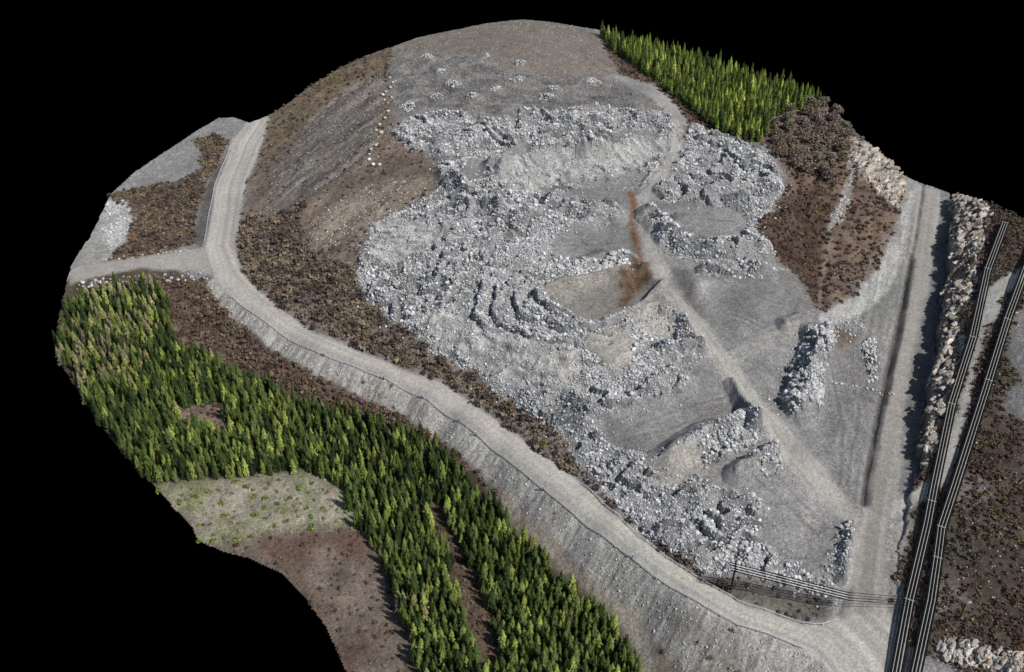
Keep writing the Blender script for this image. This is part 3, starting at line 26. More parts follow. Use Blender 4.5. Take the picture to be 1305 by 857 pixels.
GUARD_W=[(-103.08,107.37),(-103.38,94.95),(-102.92,79.45),(-101.67,64.77),(-98.71,46.34)]
MARKERS=[(-52.34,-8.41),(-34.77,-18.04),(-23.88,-25.1),(-13.7,-34.22),(-9.08,-39.69),(7.45,-57.95),(27.04,-78.25)]
LINE1=[(151.4,39.41,12.62),(138.23,16.88,11.34),(123.73,-12.76,10.11),(110.76,-36.22,7.71),(99.58,-60.37,3.87),(94.95,-70.68,2.61),(84.93,-90.71,1.65),(77.18,-107.64,1.17),(72.26,-117.8,0.31)]
LINE2=[(174.01,57.63,13.88),(133.62,-8.69,13.06),(121.49,-30.2,10.25),(103.95,-61.04,4.62),(97.65,-71.93,3.01),(94.13,-80.25,2.63),(89.34,-91.11,2.22),(81.04,-107.76,1.36),(76.08,-117.97,0.62)]
TICKS1=[(151.4,39.41,12.62),(137.81,16.26,11.22),(123.57,-12.67,10.03),(110.58,-36.78,7.69),(97.64,-64.63,3.2),(84.93,-90.71,1.65)]
TICKS2=[(133.62,-8.69,13.06),(120.96,-30.66,10.13),(97.42,-72.13,2.97),(94.2,-80.04,2.63)]
LAMP=(93.84,-95.46)
POLE=[47.5,-87.07,0.26]
BUS_BUSH=[]
POLETOP=[46.37,-87.07,8.44]
WIRE_MID=[71.02,-91.37,3.95]
WIRE_END=[84.81,-91.1,1.64]
CAM=[0.0,-219.913,181.282]
BUSHES=[(-9.97,-20.3),(-40.95,-26.88)]

scene = bpy.context.scene
col = scene.collection

# ------------------------------------------------------------------ helpers
def tag(o, label=None, cat=None, group=None, kind=None):
    if label: o['label'] = label
    if cat: o['category'] = cat
    if group: o['group'] = group
    if kind: o['kind'] = kind
    return o
def empty(name, loc, rz=0.0):
    o = bpy.data.objects.new(name, None); col.objects.link(o)
    o.empty_display_size = .3; o.location = loc; o.rotation_euler = (0, 0, rz); return o
def make_mesh(name, V, Fc, mats, albedo=None, fmat=None, smooth=False):
    """V (n,3), Fc (m,k) with k = 3 or 4"""
    V = np.asarray(V, np.float32); Fc = np.asarray(Fc, np.int32)
    me = bpy.data.meshes.new(name); m, k = Fc.shape
    me.vertices.add(len(V)); me.vertices.foreach_set('co', V.ravel())
    me.loops.add(m*k); me.loops.foreach_set('vertex_index', Fc.ravel())
    me.polygons.add(m); me.polygons.foreach_set('loop_start', np.arange(0, m*k, k, dtype=np.int32))
    me.polygons.foreach_set('loop_total', np.full(m, k, np.int32))
    me.polygons.foreach_set('use_smooth', np.full(m, smooth, bool))
    for mt in mats: me.materials.append(mt)
    if fmat is not None: me.polygons.foreach_set('material_index', np.asarray(fmat, np.int32))
    if albedo is not None:
        a = me.color_attributes.new('albedo', 'FLOAT_COLOR', 'POINT')
        c = np.ones((len(V), 4), np.float32); c[:, :3] = albedo
        a.data.foreach_set('color', c.ravel())
    me.update(calc_edges=True); me.validate()
    return me
def link(name, me, parent=None, loc=(0, 0, 0)):
    o = bpy.data.objects.new(name, me); col.objects.link(o); o.location = loc
    if parent: o.parent = parent
    return o
class MB:
    def __init__(s): s.v = []; s.f = []; s.a = []; s.n = 0
    def add(s, V, Fc, c=None):
        V = np.asarray(V, float); Fc = np.asarray(Fc, int)
        if Fc.shape[1] == 4: Fc = np.vstack([Fc[:, [0, 1, 2]], Fc[:, [0, 2, 3]]])
        s.v.append(V); s.f.append(Fc+s.n); s.n += len(V)
        s.a.append(np.broadcast_to(np.array((1, 1, 1) if c is None else c, float), (len(V), 3)))
    def box(s, c, sz, rz=0, colr=None):
        x, y, z = np.array(sz)/2
        V = np.array([(i*x, j*y, k*z) for k in (-1, 1) for j in (-1, 1) for i in (-1, 1)])
        ca, sa = math.cos(rz), math.sin(rz)
        V = np.stack([V[:, 0]*ca-V[:, 1]*sa, V[:, 0]*sa+V[:, 1]*ca, V[:, 2]], 1)+np.array(c)
        s.add(V, [(0, 2, 3, 1), (4, 5, 7, 6), (0, 1, 5, 4), (2, 6, 7, 3), (0, 4, 6, 2), (1, 3, 7, 5)], colr)
    def tube(s, pts, r, n=6, colr=None):
        pts = np.array(pts, float); k = len(pts); r = np.broadcast_to(np.array(r, float), (k,))
        t = np.gradient(pts, axis=0); t /= np.linalg.norm(t, axis=1)[:, None]+1e-9
        ref = np.array((0, 0, 1.)) if abs(t[0][2]) < .9 else np.array((1., 0, 0))
        a = np.cross(t, ref); a /= np.linalg.norm(a, axis=1)[:, None]+1e-9; b = np.cross(t, a)
        an = np.arange(n)/n*2*math.pi
        V = (pts[:, None]+r[:, None, None]*(np.cos(an)[None, :, None]*a[:, None]+np.sin(an)[None, :, None]*b[:, None])).reshape(-1, 3)
        Fq = [(i*n+j, i*n+(j+1) % n, (i+1)*n+(j+1) % n, (i+1)*n+j) for i in range(k-1) for j in range(n)]
        s.add(V, Fq, colr)
        c0 = np.vstack([pts[:1], V[:n]]); c1 = np.vstack([pts[-1:], V[-n:]])
        s.add(c0, [(0, 1+(j+1) % n, 1+j) for j in range(n)], colr); s.add(c1, [(0, 1+j, 1+(j+1) % n) for j in range(n)], colr)
    def mesh(s, name, mats, smooth=False):
        return make_mesh(name, np.vstack(s.v), np.vstack(s.f), mats, np.vstack(s.a), smooth=smooth)
    def build(s, name, mats, parent=None, smooth=False):
        return link(name, s.mesh(name, mats, smooth), parent)

# ------------------------------------------------------------------ numeric noise
def hsh(i, j, s):
    n = (i.astype(np.int64)*374761393+j.astype(np.int64)*668265263+s*1442695041) & 0x7fffffff
    n = ((n ^ (n >> 13))*1274126177) & 0x7fffffff
    n = ((n ^ (n >> 16))*739982445) & 0x7fffffff
    return ((n ^ (n >> 15)) & 0xffff)/65535.0
def vn(x, y, sc, s=0):
    x = x/sc; y = y/sc; i = np.floor(x); j = np.floor(y); u = x-i; v = y-j
    u = u*u*(3-2*u); v = v*v*(3-2*v)
    return (hsh(i, j, s)*(1-u)+hsh(i+1, j, s)*u)*(1-v)+(hsh(i, j+1, s)*(1-u)+hsh(i+1, j+1, s)*u)*v
def fbm(x, y, sc, s=0, o=3):
    t = 0; a = 1; w = 0
    for k in range(o): t = t+a*vn(x, y, sc, s+k*17); w += a; a *= .55; sc *= .47
    return t/w
def worley(x, y, sc, s=0):
    x = x/sc; y = y/sc; i = np.floor(x); j = np.floor(y)
    f1 = np.full(x.shape, 9.); f2 = np.full(x.shape, 9.); idv = np.zeros(x.shape); dx1 = np.zeros(x.shape); dy1 = np.zeros(x.shape)
    for a in (-1, 0, 1):
        for b in (-1, 0, 1):
            px = i+a+hsh(i+a, j+b, s+1); py = j+b+hsh(i+a, j+b, s+2)
            dx = x-px; dy = y-py; d = np.hypot(dx, dy); m = d < f1
            f2 = np.where(m, f1, np.minimum(f2, d)); f1 = np.where(m, d, f1)
            idv = np.where(m, hsh(i+a, j+b, s+3), idv); dx1 = np.where(m, dx, dx1); dy1 = np.where(m, dy, dy1)
    return f1, f2, idv, dx1, dy1
def pip(x, y, poly):
    P = np.array(poly); r = np.zeros(x.shape, bool); n = len(P)
    for k in range(n):
        x1, y1 = P[k]; x2, y2 = P[(k+1) % n]
        if y1 == y2: continue
        c = ((y1 > y) != (y2 > y)) & (x < (x2-x1)*(y-y1)/(y2-y1)+x1); r ^= c
    return r
def polydist(x, y, pts):
    """distance to a polyline and arc length of the nearest point, signed side"""
    P = np.array(pts); d = np.full(x.shape, 1e9); s = np.zeros(x.shape); sd = np.zeros(x.shape); acc = 0
    for k in range(len(P)-1):
        a = P[k]; b = P[k+1]; ab = b-a; L = math.hypot(*ab)
        if L < 1e-6: continue
        t = np.clip(((x-a[0])*ab[0]+(y-a[1])*ab[1])/L**2, 0, 1)
        dd = np.hypot(x-a[0]-t*ab[0], y-a[1]-t*ab[1]); m = dd < d
        d = np.where(m, dd, d); s = np.where(m, acc+t*L, s); sd = np.where(m, np.sign(ab[0]*(y-a[1])-ab[1]*(x-a[0])), sd); acc += L
    return d, s, sd
def tps_fit(p):
    p = np.array(p); xy = p[:, :2]/100; n = len(p)
    r = np.linalg.norm(xy[:, None]-xy[None], axis=2)
    K = r*r*np.log(r+1e-9)+np.eye(n)*.002
    Q = np.hstack([np.ones((n, 1)), xy]); A = np.block([[K, Q], [Q.T, np.zeros((3, 3))]])
    return xy, np.linalg.solve(A, np.concatenate([p[:, 2], [0, 0, 0]]))
def tps(f, x, y):
    xy, w = f; n = len(xy); x = x/100; y = y/100; o = w[n]+w[n+1]*x+w[n+2]*y
    for k in range(n):
        r2 = (x-xy[k, 0])**2+(y-xy[k, 1])**2
        o = o+w[k]*r2*.5*np.log(r2+1e-12)
    return o
def blur(a, n):
    for ax in (0, 1):
        for _ in range(2):
            p = np.concatenate([np.repeat(a.take([0], ax), n, ax), a, np.repeat(a.take([-1], ax), n+1, ax)], ax)
            c = np.cumsum(p, ax)
            L = a.shape[ax]; k = 2*n+1
            hi = c.take(range(k-1, k-1+L), ax)
            lo = np.concatenate([np.zeros_like(c.take([0], ax)), c.take(range(0, L-1), ax)], ax)
            a = (hi-lo)/k
    return a

# ------------------------------------------------------------------ height field
ST = .4
gx = np.arange(-142, 188, ST); gy = np.arange(-128, 195, ST)
NX, NY = len(gx), len(gy)
X, Y = np.meshgrid(gx, gy)                                   # [row y, col x]
cx = np.arange(-146, 193, 2.); cy = np.arange(-132, 199, 2.); CX, CY = np.meshgrid(cx, cy)
def up(a):
    fx = (X-cx[0])/2; fy = (Y-cy[0])/2; i = fx.astype(int); j = fy.astype(int); u = fx-i; v = fy-j
    return (a[j, i]*(1-u)+a[j, i+1]*u)*(1-v)+(a[j+1, i]*(1-u)+a[j+1, i+1]*u)*v
Bz = up(tps(tps_fit(CTRL), CX, CY)); Pz = up(tps(tps_fit(CTRLP), CX, CY))
WX = (fbm(X, Y, 5, 3)-.5); WY = (fbm(X, Y, 5, 9)-.5)
MASK = {}
def mask(name, warp=3.0, poly=None):
    k = (name, warp)
    if k in MASK: return MASK[k]
    P = np.array(poly if poly is not None else Z[name]); m = np.zeros(X.shape, bool)
    i0 = max(0, int((P[:, 0].min()-3-gx[0])/ST)); i1 = int((P[:, 0].max()+4-gx[0])/ST)
    j0 = max(0, int((P[:, 1].min()-3-gy[0])/ST)); j1 = int((P[:, 1].max()+4-gy[0])/ST)
    sl = (slice(j0, j1), slice(i0, i1))
    m[sl] = pip(X[sl]+warp*WX[sl], Y[sl]+warp*WY[sl], P); MASK[k] = m
    return m
plat = mask('plateau', 3.5, PLATEAU)
pm = blur(plat.astype(float), 1)
H = Bz*(1-pm)+np.where(plat, np.maximum(Pz, Bz-1), Bz)*pm
H = np.where(plat, Pz*pm+H*(1-pm), H)
road = mask('road', .5); spur = mask('spur', 1.0)
roadA = blur((road | spur).astype(float), 2)
rubble = np.zeros(X.shape, bool)
for k in Z:
    if k.startswith('rubble'): rubble |= mask(k, 3.5)
for k in ('nofloor1', 'nofloor2', 'nofloor3', 'nofloor4', 'nofloor5', 'pit', 'bench', 'track', 'sand', 'sandberm', 'sand3', 'sand6'): rubble &= ~mask(k, 2.5)
fine = mask('fine', 6) | mask('sand2', 3) | mask('bank1', 4) | mask('sand5', 3) | mask('bank2', 4)
ripple = mask('ripple', 4)
scrub = mask('scrub_left', 3) | mask('scrub_right', 3) | mask('scrub_road', 2) | mask('lobe_scrub', 3) | mask('scrub_forest', 2) | mask('ditchscrub', 1)
rub = blur(rubble.astype(float), 2)
for pts, h, w in RIDGES:
    P = np.array(pts); q = 3*w+2
    i0 = max(0, int((P[:, 0].min()-q-gx[0])/ST)); i1 = int((P[:, 0].max()+q-gx[0])/ST)
    j0 = max(0, int((P[:, 1].min()-q-gy[0])/ST)); j1 = int((P[:, 1].max()+q-gy[0])/ST)
    sl = (slice(j0, j1), slice(i0, i1))
    d, s, _ = polydist(X[sl]+.8*w*WX[sl], Y[sl]+.8*w*WY[sl], pts)
    t = d/w
    hh_ = h*(1.45 if abs(h) > .85 else 1.0)
    H[sl] += hh_*(.72+.56*vn(X[sl], Y[sl], 5, 77))*np.clip(np.where(t < .6, 1-.35*t*t/.36, .65*(1.75-t)/1.15), 0, 1)
for nm, dp in (('pit', 1.8), ('bench', 1.2), ('nofloor1', .8), ('nofloor2', .9), ('nofloor3', .9), ('nofloor5', .8), ('sand3', .3)):
    H -= dp*blur(mask(nm, 2.5).astype(float), 2)
H += 1.3*blur(mask('sand', 3).astype(float), 4)+1.2*blur(mask('sand6', 2).astype(float), 3)
# rolling heaps and small-scale roughness of the tipped rock
f1, f2, idr, dxr, dyr = worley(X+1.5*WX, Y+1.5*WY, 5.5, 40)
H += rub*((fbm(X, Y, 9, 60)-.5)*2.4+(idr-.5)*.7+(.5-f1)*.9*np.where(fine, .2, 1))
H += rub*(fbm(X, Y, 1.5, 66, 2)-.5)*.7
dS, sS, _ = polydist(X, Y, SWIRL)
swf = np.clip((40-dS)/14, 0, 1)*(X < 45)
tv = (dS/6.0+1.6*fbm(X, Y, 11, 44))*swf+(fbm(X*.75+Y*.25, Y*1.35, 13, 45)*6.5)*(1-swf)
fr = tv-np.floor(tv)
H += rub*np.where(fine, .4, 1.0)*(1.75+.5*(1-swf))*(np.clip(fr/.8, 0, 1)**1.3-np.clip((fr-.8)/.2, 0, 1)-.4)
trench = (np.abs(fr-.97) < .07) & rubble
H -= rub*np.where(fine, .3, 1.0)*1.0*np.exp(-((fr-.97)/.08)**2)
q1, q2, qi, _, _ = worley(X+.8*WX, Y+.8*WY, 2.3, 43)
H += blur((ripple & rubble).astype(float), 3)*((.5-q1)*1.0-np.clip(.14-(q2-q1), 0, 1)*2.5)
H += (1-rub)*(1-roadA)*(fbm(X, Y, 6, 71)-.5)*.5
H += (1-roadA)*(fbm(X, Y, 1.1, 75, 2)-.5)*.16
sc_f = blur(scrub.astype(float), 3)
H += sc_f*(fbm(X, Y, 4, 81)-.5)*1.2
U_, V_ = X*.58+Y*.81, -X*.81+Y*.58
H += blur(mask('striped', 5).astype(float), 3)*(vn(V_+3*WX, U_*.06, 2.2, 84)-.5)*1.1
# embankment runnels
dO, sO, sideO = polydist(X, Y, ROAD_OUTER)
emb = mask('embankment', .8) & ~road
H += blur(emb.astype(float), 2)*((vn(sO, dO*.12, .8, 5)-.5)*.28+(vn(sO, dO*.1, 2.6, 6)-.5)*.08)
dg, sg, _ = polydist(X, Y, GUARD_OUT)
H += .1*np.exp(-(dg/.55)**2)
# blasted rock: tilted blocks
cliff = mask('cliff', 3); wr = mask('whiterock', 2); slab = mask('slab', 2)
gi_c = None
for mk, sc, am in ((cliff, 3.4, 1.5), (wr, 3.0, 1.2), (slab, 4.0, .9)):
    ca, sa = .8, .6
    u = X*ca+Y*sa; v = -X*sa+Y*ca
    g1, g2, gi, gdx, gdy = worley(u*.55+2*WX, v+2*WY, sc, 90)
    k1, k2, ki, kdx, kdy = worley(u+WX, v*.7+WY, sc*.42, 95)
    gi_c = ki if gi_c is None else gi_c
    H += blur(mk.astype(float), 1)*am*((gi-.5)*1.5+gdx*1.1-gdy*.7-np.clip(.16-(g2-g1), 0, 1)*6+(ki-.5)*.7+kdx*.6-kdy*.4-np.clip(.12-(k2-k1), 0, 1)*5)
ud = blur((mask('upper_dark', 3) & ~rubble & ~mask('track', 2)).astype(float), 4)
H += ud*((fbm(X*.8, Y*1.3, 7, 86)-.5)*2.4+(fbm(X, Y, 2.2, 87)-.5)*.8)
for hx, hy in HEAPS: H += .9*np.exp(-((X-hx)**2+(Y-hy)**2*1.8)/2.6**2)*(.5+vn(X, Y, 1.6, 88))
inside = pip(X+.5*WX, Y+.5*WY, OUTLINE)
def hz(x, y):
    x = np.asarray(x, float); y = np.asarray(y, float)
    fx = np.clip((x-gx[0])/ST, 0, NX-2.001); fy = np.clip((y-gy[0])/ST, 0, NY-2.001); i = fx.astype(int); j = fy.astype(int); u = fx-i; v = fy-j
    return (H[j, i]*(1-u)+H[j, i+1]*u)*(1-v)+(H[j+1, i]*(1-u)+H[j+1, i+1]*u)*v
def at(m, x, y):
    i = np.clip(((x-gx[0])/ST+.5).astype(int), 0, NX-1); j = np.clip(((y-gy[0])/ST+.5).astype(int), 0, NY-1); return m[j, i]

# ------------------------------------------------------------------ ground colours (albedo of the stuff lying there)
def srgb(r, g, b):
    c = np.array((r, g, b), float)/255
    return np.where(c < .04045, c/12.92, ((c+.055)/1.055)**2.4)
n12 = fbm(X, Y, 14, 101); n3 = fbm(X, Y, 3.2, 102); n1 = fbm(X, Y, 1.1, 103, 2); n0 = hsh(np.floor(X/ST), np.floor(Y/ST), 104)
A = np.empty(X.shape+(3,)); A[:] = srgb(119, 118, 117)
A *= ((.8+.4*n12)*(.85+.3*n3))[..., None]
def paint(m, c, soft=1, mix=1.0, var=None):
    w = (blur(m.astype(float), soft) if soft else m.astype(float))*mix
    c = srgb(*c) if len(c) == 3 else c
    cc = c if var is None else c*(var[..., None])
    global A
    A = A*(1-w[..., None])+cc*w[..., None]
low = (X < -20) & False
forest = mask('forest_west', 4.5) & ~mask('hole', 9) & ~mask('gap', 6); forest_e = mask('forest_east', 4.0)
dsO = np.where(sideO < 0, dO, -dO)
# everything below the embankment first
below = mask('below', 1, [tuple(p) for p in TOE]+[(60, -130), (-145, -130), (-145, 60)])
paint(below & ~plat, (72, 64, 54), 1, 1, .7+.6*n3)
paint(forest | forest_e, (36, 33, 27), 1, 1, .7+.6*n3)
paint(plat, (68, 60, 54), 1, 1, .5+1.0*fbm(X, Y, 6, 111))
paint(plat & (fbm(X, Y, 9, 120) > .66), (108, 104, 100), 2, .7, .8+.4*n3)
paint(mask('upper_dark', 3), (104, 101, 98), 3, 1, .3+1.4*fbm(X, Y*1.6, 6, 127))
U1a = X*.58+Y*.81; V1a = -X*.81+Y*.58
paint(mask('dome', 3), (108, 101, 94), 2, 1, .85+.3*n3)
V = .55+.9*n3
paint(mask('scrub_left', 3), (100, 89, 80), 7, 1, .35+1.3*fbm(V1a, U1a*.3, 4, 131))
ca, sa = .58, .81; U1 = X*ca+Y*sa; V1 = -X*sa+Y*ca
stripe = fbm(V1+3*WX, U1*.07, 1.7, 135)
paint(mask('striped', 5), (96, 91, 86), 9, 1, .2+1.6*stripe)
paint(mask('ochre', 5), (96, 84, 69), 6, .8, .4+1.2*n3)
paint(mask('tan', 5), (118, 107, 96), 9, .85, .35+1.3*fbm(V1*.9, U1*.15, 2.2, 137))
paint(mask('scrub_right', 3), (94, 79, 70), 5, 1, .5+1.0*fbm(X, Y, 5, 141))
paint(mask('scrub_right', 3) & (fbm(X, Y, 7, 143) > .6), (112, 98, 82), 2, .7, V)
paint(mask('darkscrub', 2), (72, 58, 52), 4, 1, .4+1.2*n3)
paint(mask('scrub_forest', 2), (92, 74, 60), 2, 1, V)
paint(mask('streampath2', 1), (112, 102, 92), 1, .8, .7+.6*n3); paint(mask('tanrock', 2), (140, 126, 108), 1, .8, V)
paint(mask('streampath', 2), (126, 122, 117), 1, .9, .8+.4*n3)
paint(slab, (170, 160, 150), 1, 1, .55+.9*fbm(V1, U1*.3, 1.6, 145))
paint(mask('scrub_road', 2), (92, 78, 68), 1, 1, V)
paint(mask('lobe_gravel', 2), (132, 130, 126), 1, 1, .75+.5*n3)
paint(mask('lobe_scrub', 3), (86, 72, 58), 1, 1, V)
paint(mask('lobe_rust', 2), (112, 70, 42), 2, .8, V)
paint(mask('lobe_white', 3), (150, 149, 147), 2, 1, .6+.8*n3)
paint(mask('ditch2', .5), (84, 82, 80), 1, 1, .85+.3*n1)
paint(mask('ditchscrub', 1), (90, 84, 77), 2, .9, .5+1.0*n3)
paint(mask('hole', 9), (104, 90, 78), 1, 1, V)
paint(mask('gap', 1), (84, 70, 58), 1, 1, V)
paint(mask('grass', 6), (126, 121, 108), 4, 1, .5+1.0*fbm(X, Y, 2.6, 151))
paint(mask('grass', 6) & (fbm(X, Y, 3.0, 155) > .56), (98, 104, 66), 2, .7, .7+.6*n1)
paint(mask('heath', 2), (100, 90, 82), 4, 1, .55+.9*fbm(X, Y, 5, 157))
paint(mask('heath', 2) & (fbm(X, Y, 9, 158) > .55), (82, 64, 56), 3, .8, .7+.6*n3)
w = emb
paint(emb, (148, 145, 139), 1, 1, .68+.64*vn(sO, dO*.13, .8, 161))
paint(emb & (fbm(X, Y, 9, 163) > .66), (116, 108, 99), 3, .5, .8+.4*n3)
paint(mask('toefill', 2), (140, 134, 126), 2, 1, .8+.4*n3); paint(mask('toebrown', 2), (100, 86, 72), 2, .8, V)
paint(mask('toepath', 1), (146, 138, 127), 2, .85, .9+.2*n3)
# quarry interior
paint(rubble, (124, 124, 124), 1, 1, .55+.5*n3+.4*n1)
paint(rubble & fine, (148, 147, 144), 2, .9, .6+.8*vn(U1, V1*.2, 1, 164))
for nm in ('nofloor1', 'nofloor2', 'nofloor3', 'nofloor4', 'nofloor5', 'bench'): paint(mask(nm, 2.5), (120, 119, 118), 2, 1, .85+.3*n12)
paint(mask('pit', 2), (114, 111, 106), 2, 1, .8+.4*n12)
for nm in ('sand', 'sand3', 'sand4', 'sand5', 'sand6'): paint(mask(nm, 5), (152, 147, 139), 4, .9, .8+.35*n3)
paint(mask('sand2', 3), (158, 154, 147), 3, .8, .8+.4*n3)
paint(mask('sandberm', 1), (128, 124, 117), 1, .9, .75+.5*n3)
paint(mask('darkstain', 2), (78, 76, 75), 3, .8, .8+.4*n3)
paint(mask('darkpad', 3), (88, 87, 86), 5, .7, .8+.4*n3)
dB, sB, _ = polydist(X, Y, LANEB)
dT, sT, _ = polydist(X, Y, [((a[0]+b[0])/2, (a[1]+b[1])/2) for a, b in zip(Z['track'][:15], Z['track'][::-1][:15])])
paint(mask('track', 2), (140, 138, 134), 2, .9, .8+.4*vn(dT, sT*.06, .8, 171))
paint(mask('palefan', 3), (136, 133, 128), 4, .8, .75+.5*vn(dT, sT*.06, .8, 173))
for k, wd, am in (('rut1', .9, .75), ('rut2', .7, .6), ('rut3', 1.2, .45), ('rut4', .8, .5), ('rut5', .8, .4)):
    dr, sr_, _ = polydist(X+.8*WX, Y+.8*WY, Z[k]); wv = am*np.clip(np.exp(-((dr-1.0)/wd)**2)*(.5+vn(sr_, dr, 4, 178)), 0, 1); A = A*(1-wv[..., None])+srgb(150, 147, 141)*wv[..., None]
paint(mask('yard', 2), (106, 105, 104), 3, .85, (.75+.5*vn(dB, sB*.05, 1.4, 179)))
for k, ln in enumerate(YARDTRACKS):
    dl, sl2, _ = polydist(X+1.2*WX, Y+1.2*WY, ln); wv = .55*np.exp(-((np.abs(dl-.9)-.0)/.35)**2)*np.clip(.3+vn(sl2, dl*0, 5, 500+k), 0, 1); A = A*(1-wv[..., None])+srgb(138, 136, 132)*wv[..., None]
    wv = .5*np.exp(-(dl/.5)**2)*np.clip(.3+vn(sl2, dl*0, 6, 520+k), 0, 1); A = A*(1-wv[..., None])+srgb(84, 82, 80)*wv[..., None]
damp = inside & ~rubble & ~scrub & ~road & ~plat & (X > 20) & (fbm(X+4*WX, Y+4*WY, 12, 530) > .60)
paint(damp, (92, 90, 89), 5, .5, .8+.4*n3)
rr = mask('rust', 1.0)
rn = fbm(X, Y, 1.3, 177, 3)
paint(rr & (rn > .33), (104, 68, 38), 1, .9, .5+1.0*n1)
paint(mask('rustpool', 3), (86, 68, 48), 2, .8, .5+1.0*n1)
paint(mask('rustpool', 3) & (rn > .52), (70, 46, 28), 1, .85, .6+.8*n1)
paint(mask('dirtmound', 2), (90, 80, 72), 1, 1, .7+.6*n3)
paint(mask('greyshoulder', 2), (112, 111, 109), 2, 1, .6+.8*vn(dB, sB*.05, 1.0, 175))
paint(mask('sidetrack', 1), (150, 149, 146), 1, .9, .75+.5*vn(dB, sB*.05, .7, 176))
# plateau east of the cutting
paint(cliff, (164, 157, 147), 0, 1, .55+.5*gi_c+.4*fbm(X, Y, 1.6, 181))
paint(cliff & (fbm(X, Y, 6, 183) > .6), (84, 74, 62), 2, .8, V)
paint(wr, (176, 168, 160), 1, 1, .6+.8*fbm(X, Y, 2.0, 185))
paint(mask('ppath', 1.2), (150, 147, 142), 1, .95, .85+.3*n3)
paint(mask('ppath2', 1.2), (138, 135, 130), 2, .9, .85+.3*n3)
paint(mask('pgrey', 3), (112, 112, 112), 3, .8, .7+.6*n3)
paint(mask('pshoulder', 2), (128, 126, 123), 2, 1, .8+.4*n3)
# roads
paint(road, (152, 149, 143), 1, 1, .78+.44*vn(dO, sO*.012, .9, 191))
tread = np.exp(-((np.abs(dO-5.2)-1.5)/.5)**2)*(sideO > 0)
A = A*(1-.55*tread[..., None]*road[..., None])+srgb(160, 151, 138)*.55*tread[..., None]*road[..., None]
dB, sB, _ = polydist(X, Y, LANEB)
rB = road & (X > 60) & (Y > -92)
paint(rB, (124, 122, 118), 6, .9, .5+1.0*vn(dB, sB*.015, 1.0, 193))
paint(rB & (dB < 1.4), (132, 126, 118), 2, .5, .8+.4*n3)
paint(spur, (142, 138, 132), 1, .9, .9+.2*n3)
paint(mask('cut', 1.5), (98, 95, 92), 2, .9, .8+.4*n3)
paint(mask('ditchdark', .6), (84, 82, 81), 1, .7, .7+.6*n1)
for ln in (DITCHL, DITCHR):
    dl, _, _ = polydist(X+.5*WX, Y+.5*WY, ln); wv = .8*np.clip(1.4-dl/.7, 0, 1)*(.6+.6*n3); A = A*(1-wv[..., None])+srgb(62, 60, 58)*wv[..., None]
A *= (.84+.32*n0)[..., None]

# ------------------------------------------------------------------ materials
def mat(name, build):
    m = bpy.data.materials.new(name); m.use_nodes = True; nt = m.node_tree; nt.nodes.clear()
    out = nt.nodes.new('ShaderNodeOutputMaterial'); b = nt.nodes.new('ShaderNodeBsdfPrincipled')
    nt.links.new(b.outputs[0], out.inputs[0]); b.inputs['Roughness'].default_value = .95; b.inputs['Specular IOR Level'].default_value = .15
    build(nt, b); return m
def ramp(nt, fac, lo, hi, a=(0, 0, 0), b=(1, 1, 1)):
    r = nt.nodes.new('ShaderNodeMapRange'); r.inputs[1].default_value = lo; r.inputs[2].default_value = hi
    r.inputs[3].default_value = a; r.inputs[4].default_value = b; nt.links.new(fac, r.inputs[0]); return r.outputs[0]
def noise(nt, sc, det=3, co=None):
    t = nt.nodes.new('ShaderNodeTexNoise'); t.inputs['Scale'].default_value = sc; t.inputs['Detail'].default_value = det
    if co: nt.links.new(co, t.inputs['Vector'])
    return t.outputs['Fac']
def mul(nt, a, b):
    m = nt.nodes.new('ShaderNodeMath'); m.operation = 'MULTIPLY'; nt.links.new(a, m.inputs[0]); nt.links.new(b, m.inputs[1]); return m.outputs[0]
def albedo_mat(name, sc1, sc2, lo, hi, bump=.0, grit=0, base=None, rough=.95, spec=.15, gv=.28):
    def b(nt, p):
        p.inputs['Roughness'].default_value = rough; p.inputs['Specular IOR Level'].default_value = spec
        co = nt.nodes.new('ShaderNodeTexCoord').outputs['Object']
        at_ = nt.nodes.new('ShaderNodeVertexColor'); at_.layer_name = 'albedo'
        n = ramp(nt, noise(nt, sc1, 3, co), .3, .7, lo, hi)
        n = mul(nt, n, ramp(nt, noise(nt, sc2, 2, co), .3, .7, lo, hi))
        if grit:
            v = nt.nodes.new('ShaderNodeTexVoronoi'); v.inputs['Scale'].default_value = grit; nt.links.new(co, v.inputs['Vector'])
            sp = nt.nodes.new('ShaderNodeSeparateColor'); nt.links.new(v.outputs['Color'], sp.inputs[0])
            n = mul(nt, n, ramp(nt, sp.outputs[0], 0, 1, 1-gv, 1+gv))
        mx = nt.nodes.new('ShaderNodeVectorMath'); mx.operation = 'SCALE'; nt.links.new(at_.outputs['Color'], mx.inputs[0]); nt.links.new(n, mx.inputs['Scale'])
        nt.links.new(mx.outputs[0], p.inputs['Base Color'])
        if bump:
            bp = nt.nodes.new('ShaderNodeBump'); bp.inputs['Strength'].default_value = bump; bp.inputs['Distance'].default_value = .3
            nt.links.new(noise(nt, sc2*1.3, 4, co), bp.inputs['Height']); nt.links.new(bp.outputs[0], p.inputs['Normal'])
    return mat(name, b)
def flat_mat(name, c, rough=.6, metal=0, nscale=3, var=.2):
    def b(nt, p):
        p.inputs['Roughness'].default_value = rough; p.inputs['Metallic'].default_value = metal
        co = nt.nodes.new('ShaderNodeTexCoord').outputs['Object']
        n = ramp(nt, noise(nt, nscale, 3, co), .3, .7, 1-var, 1+var)
        mx = nt.nodes.new('ShaderNodeVectorMath'); mx.operation = 'SCALE'; mx.inputs[0].default_value = tuple(c[:3]); nt.links.new(n, mx.inputs['Scale'])
        nt.links.new(mx.outputs[0], p.inputs['Base Color'])
    return mat(name, b)
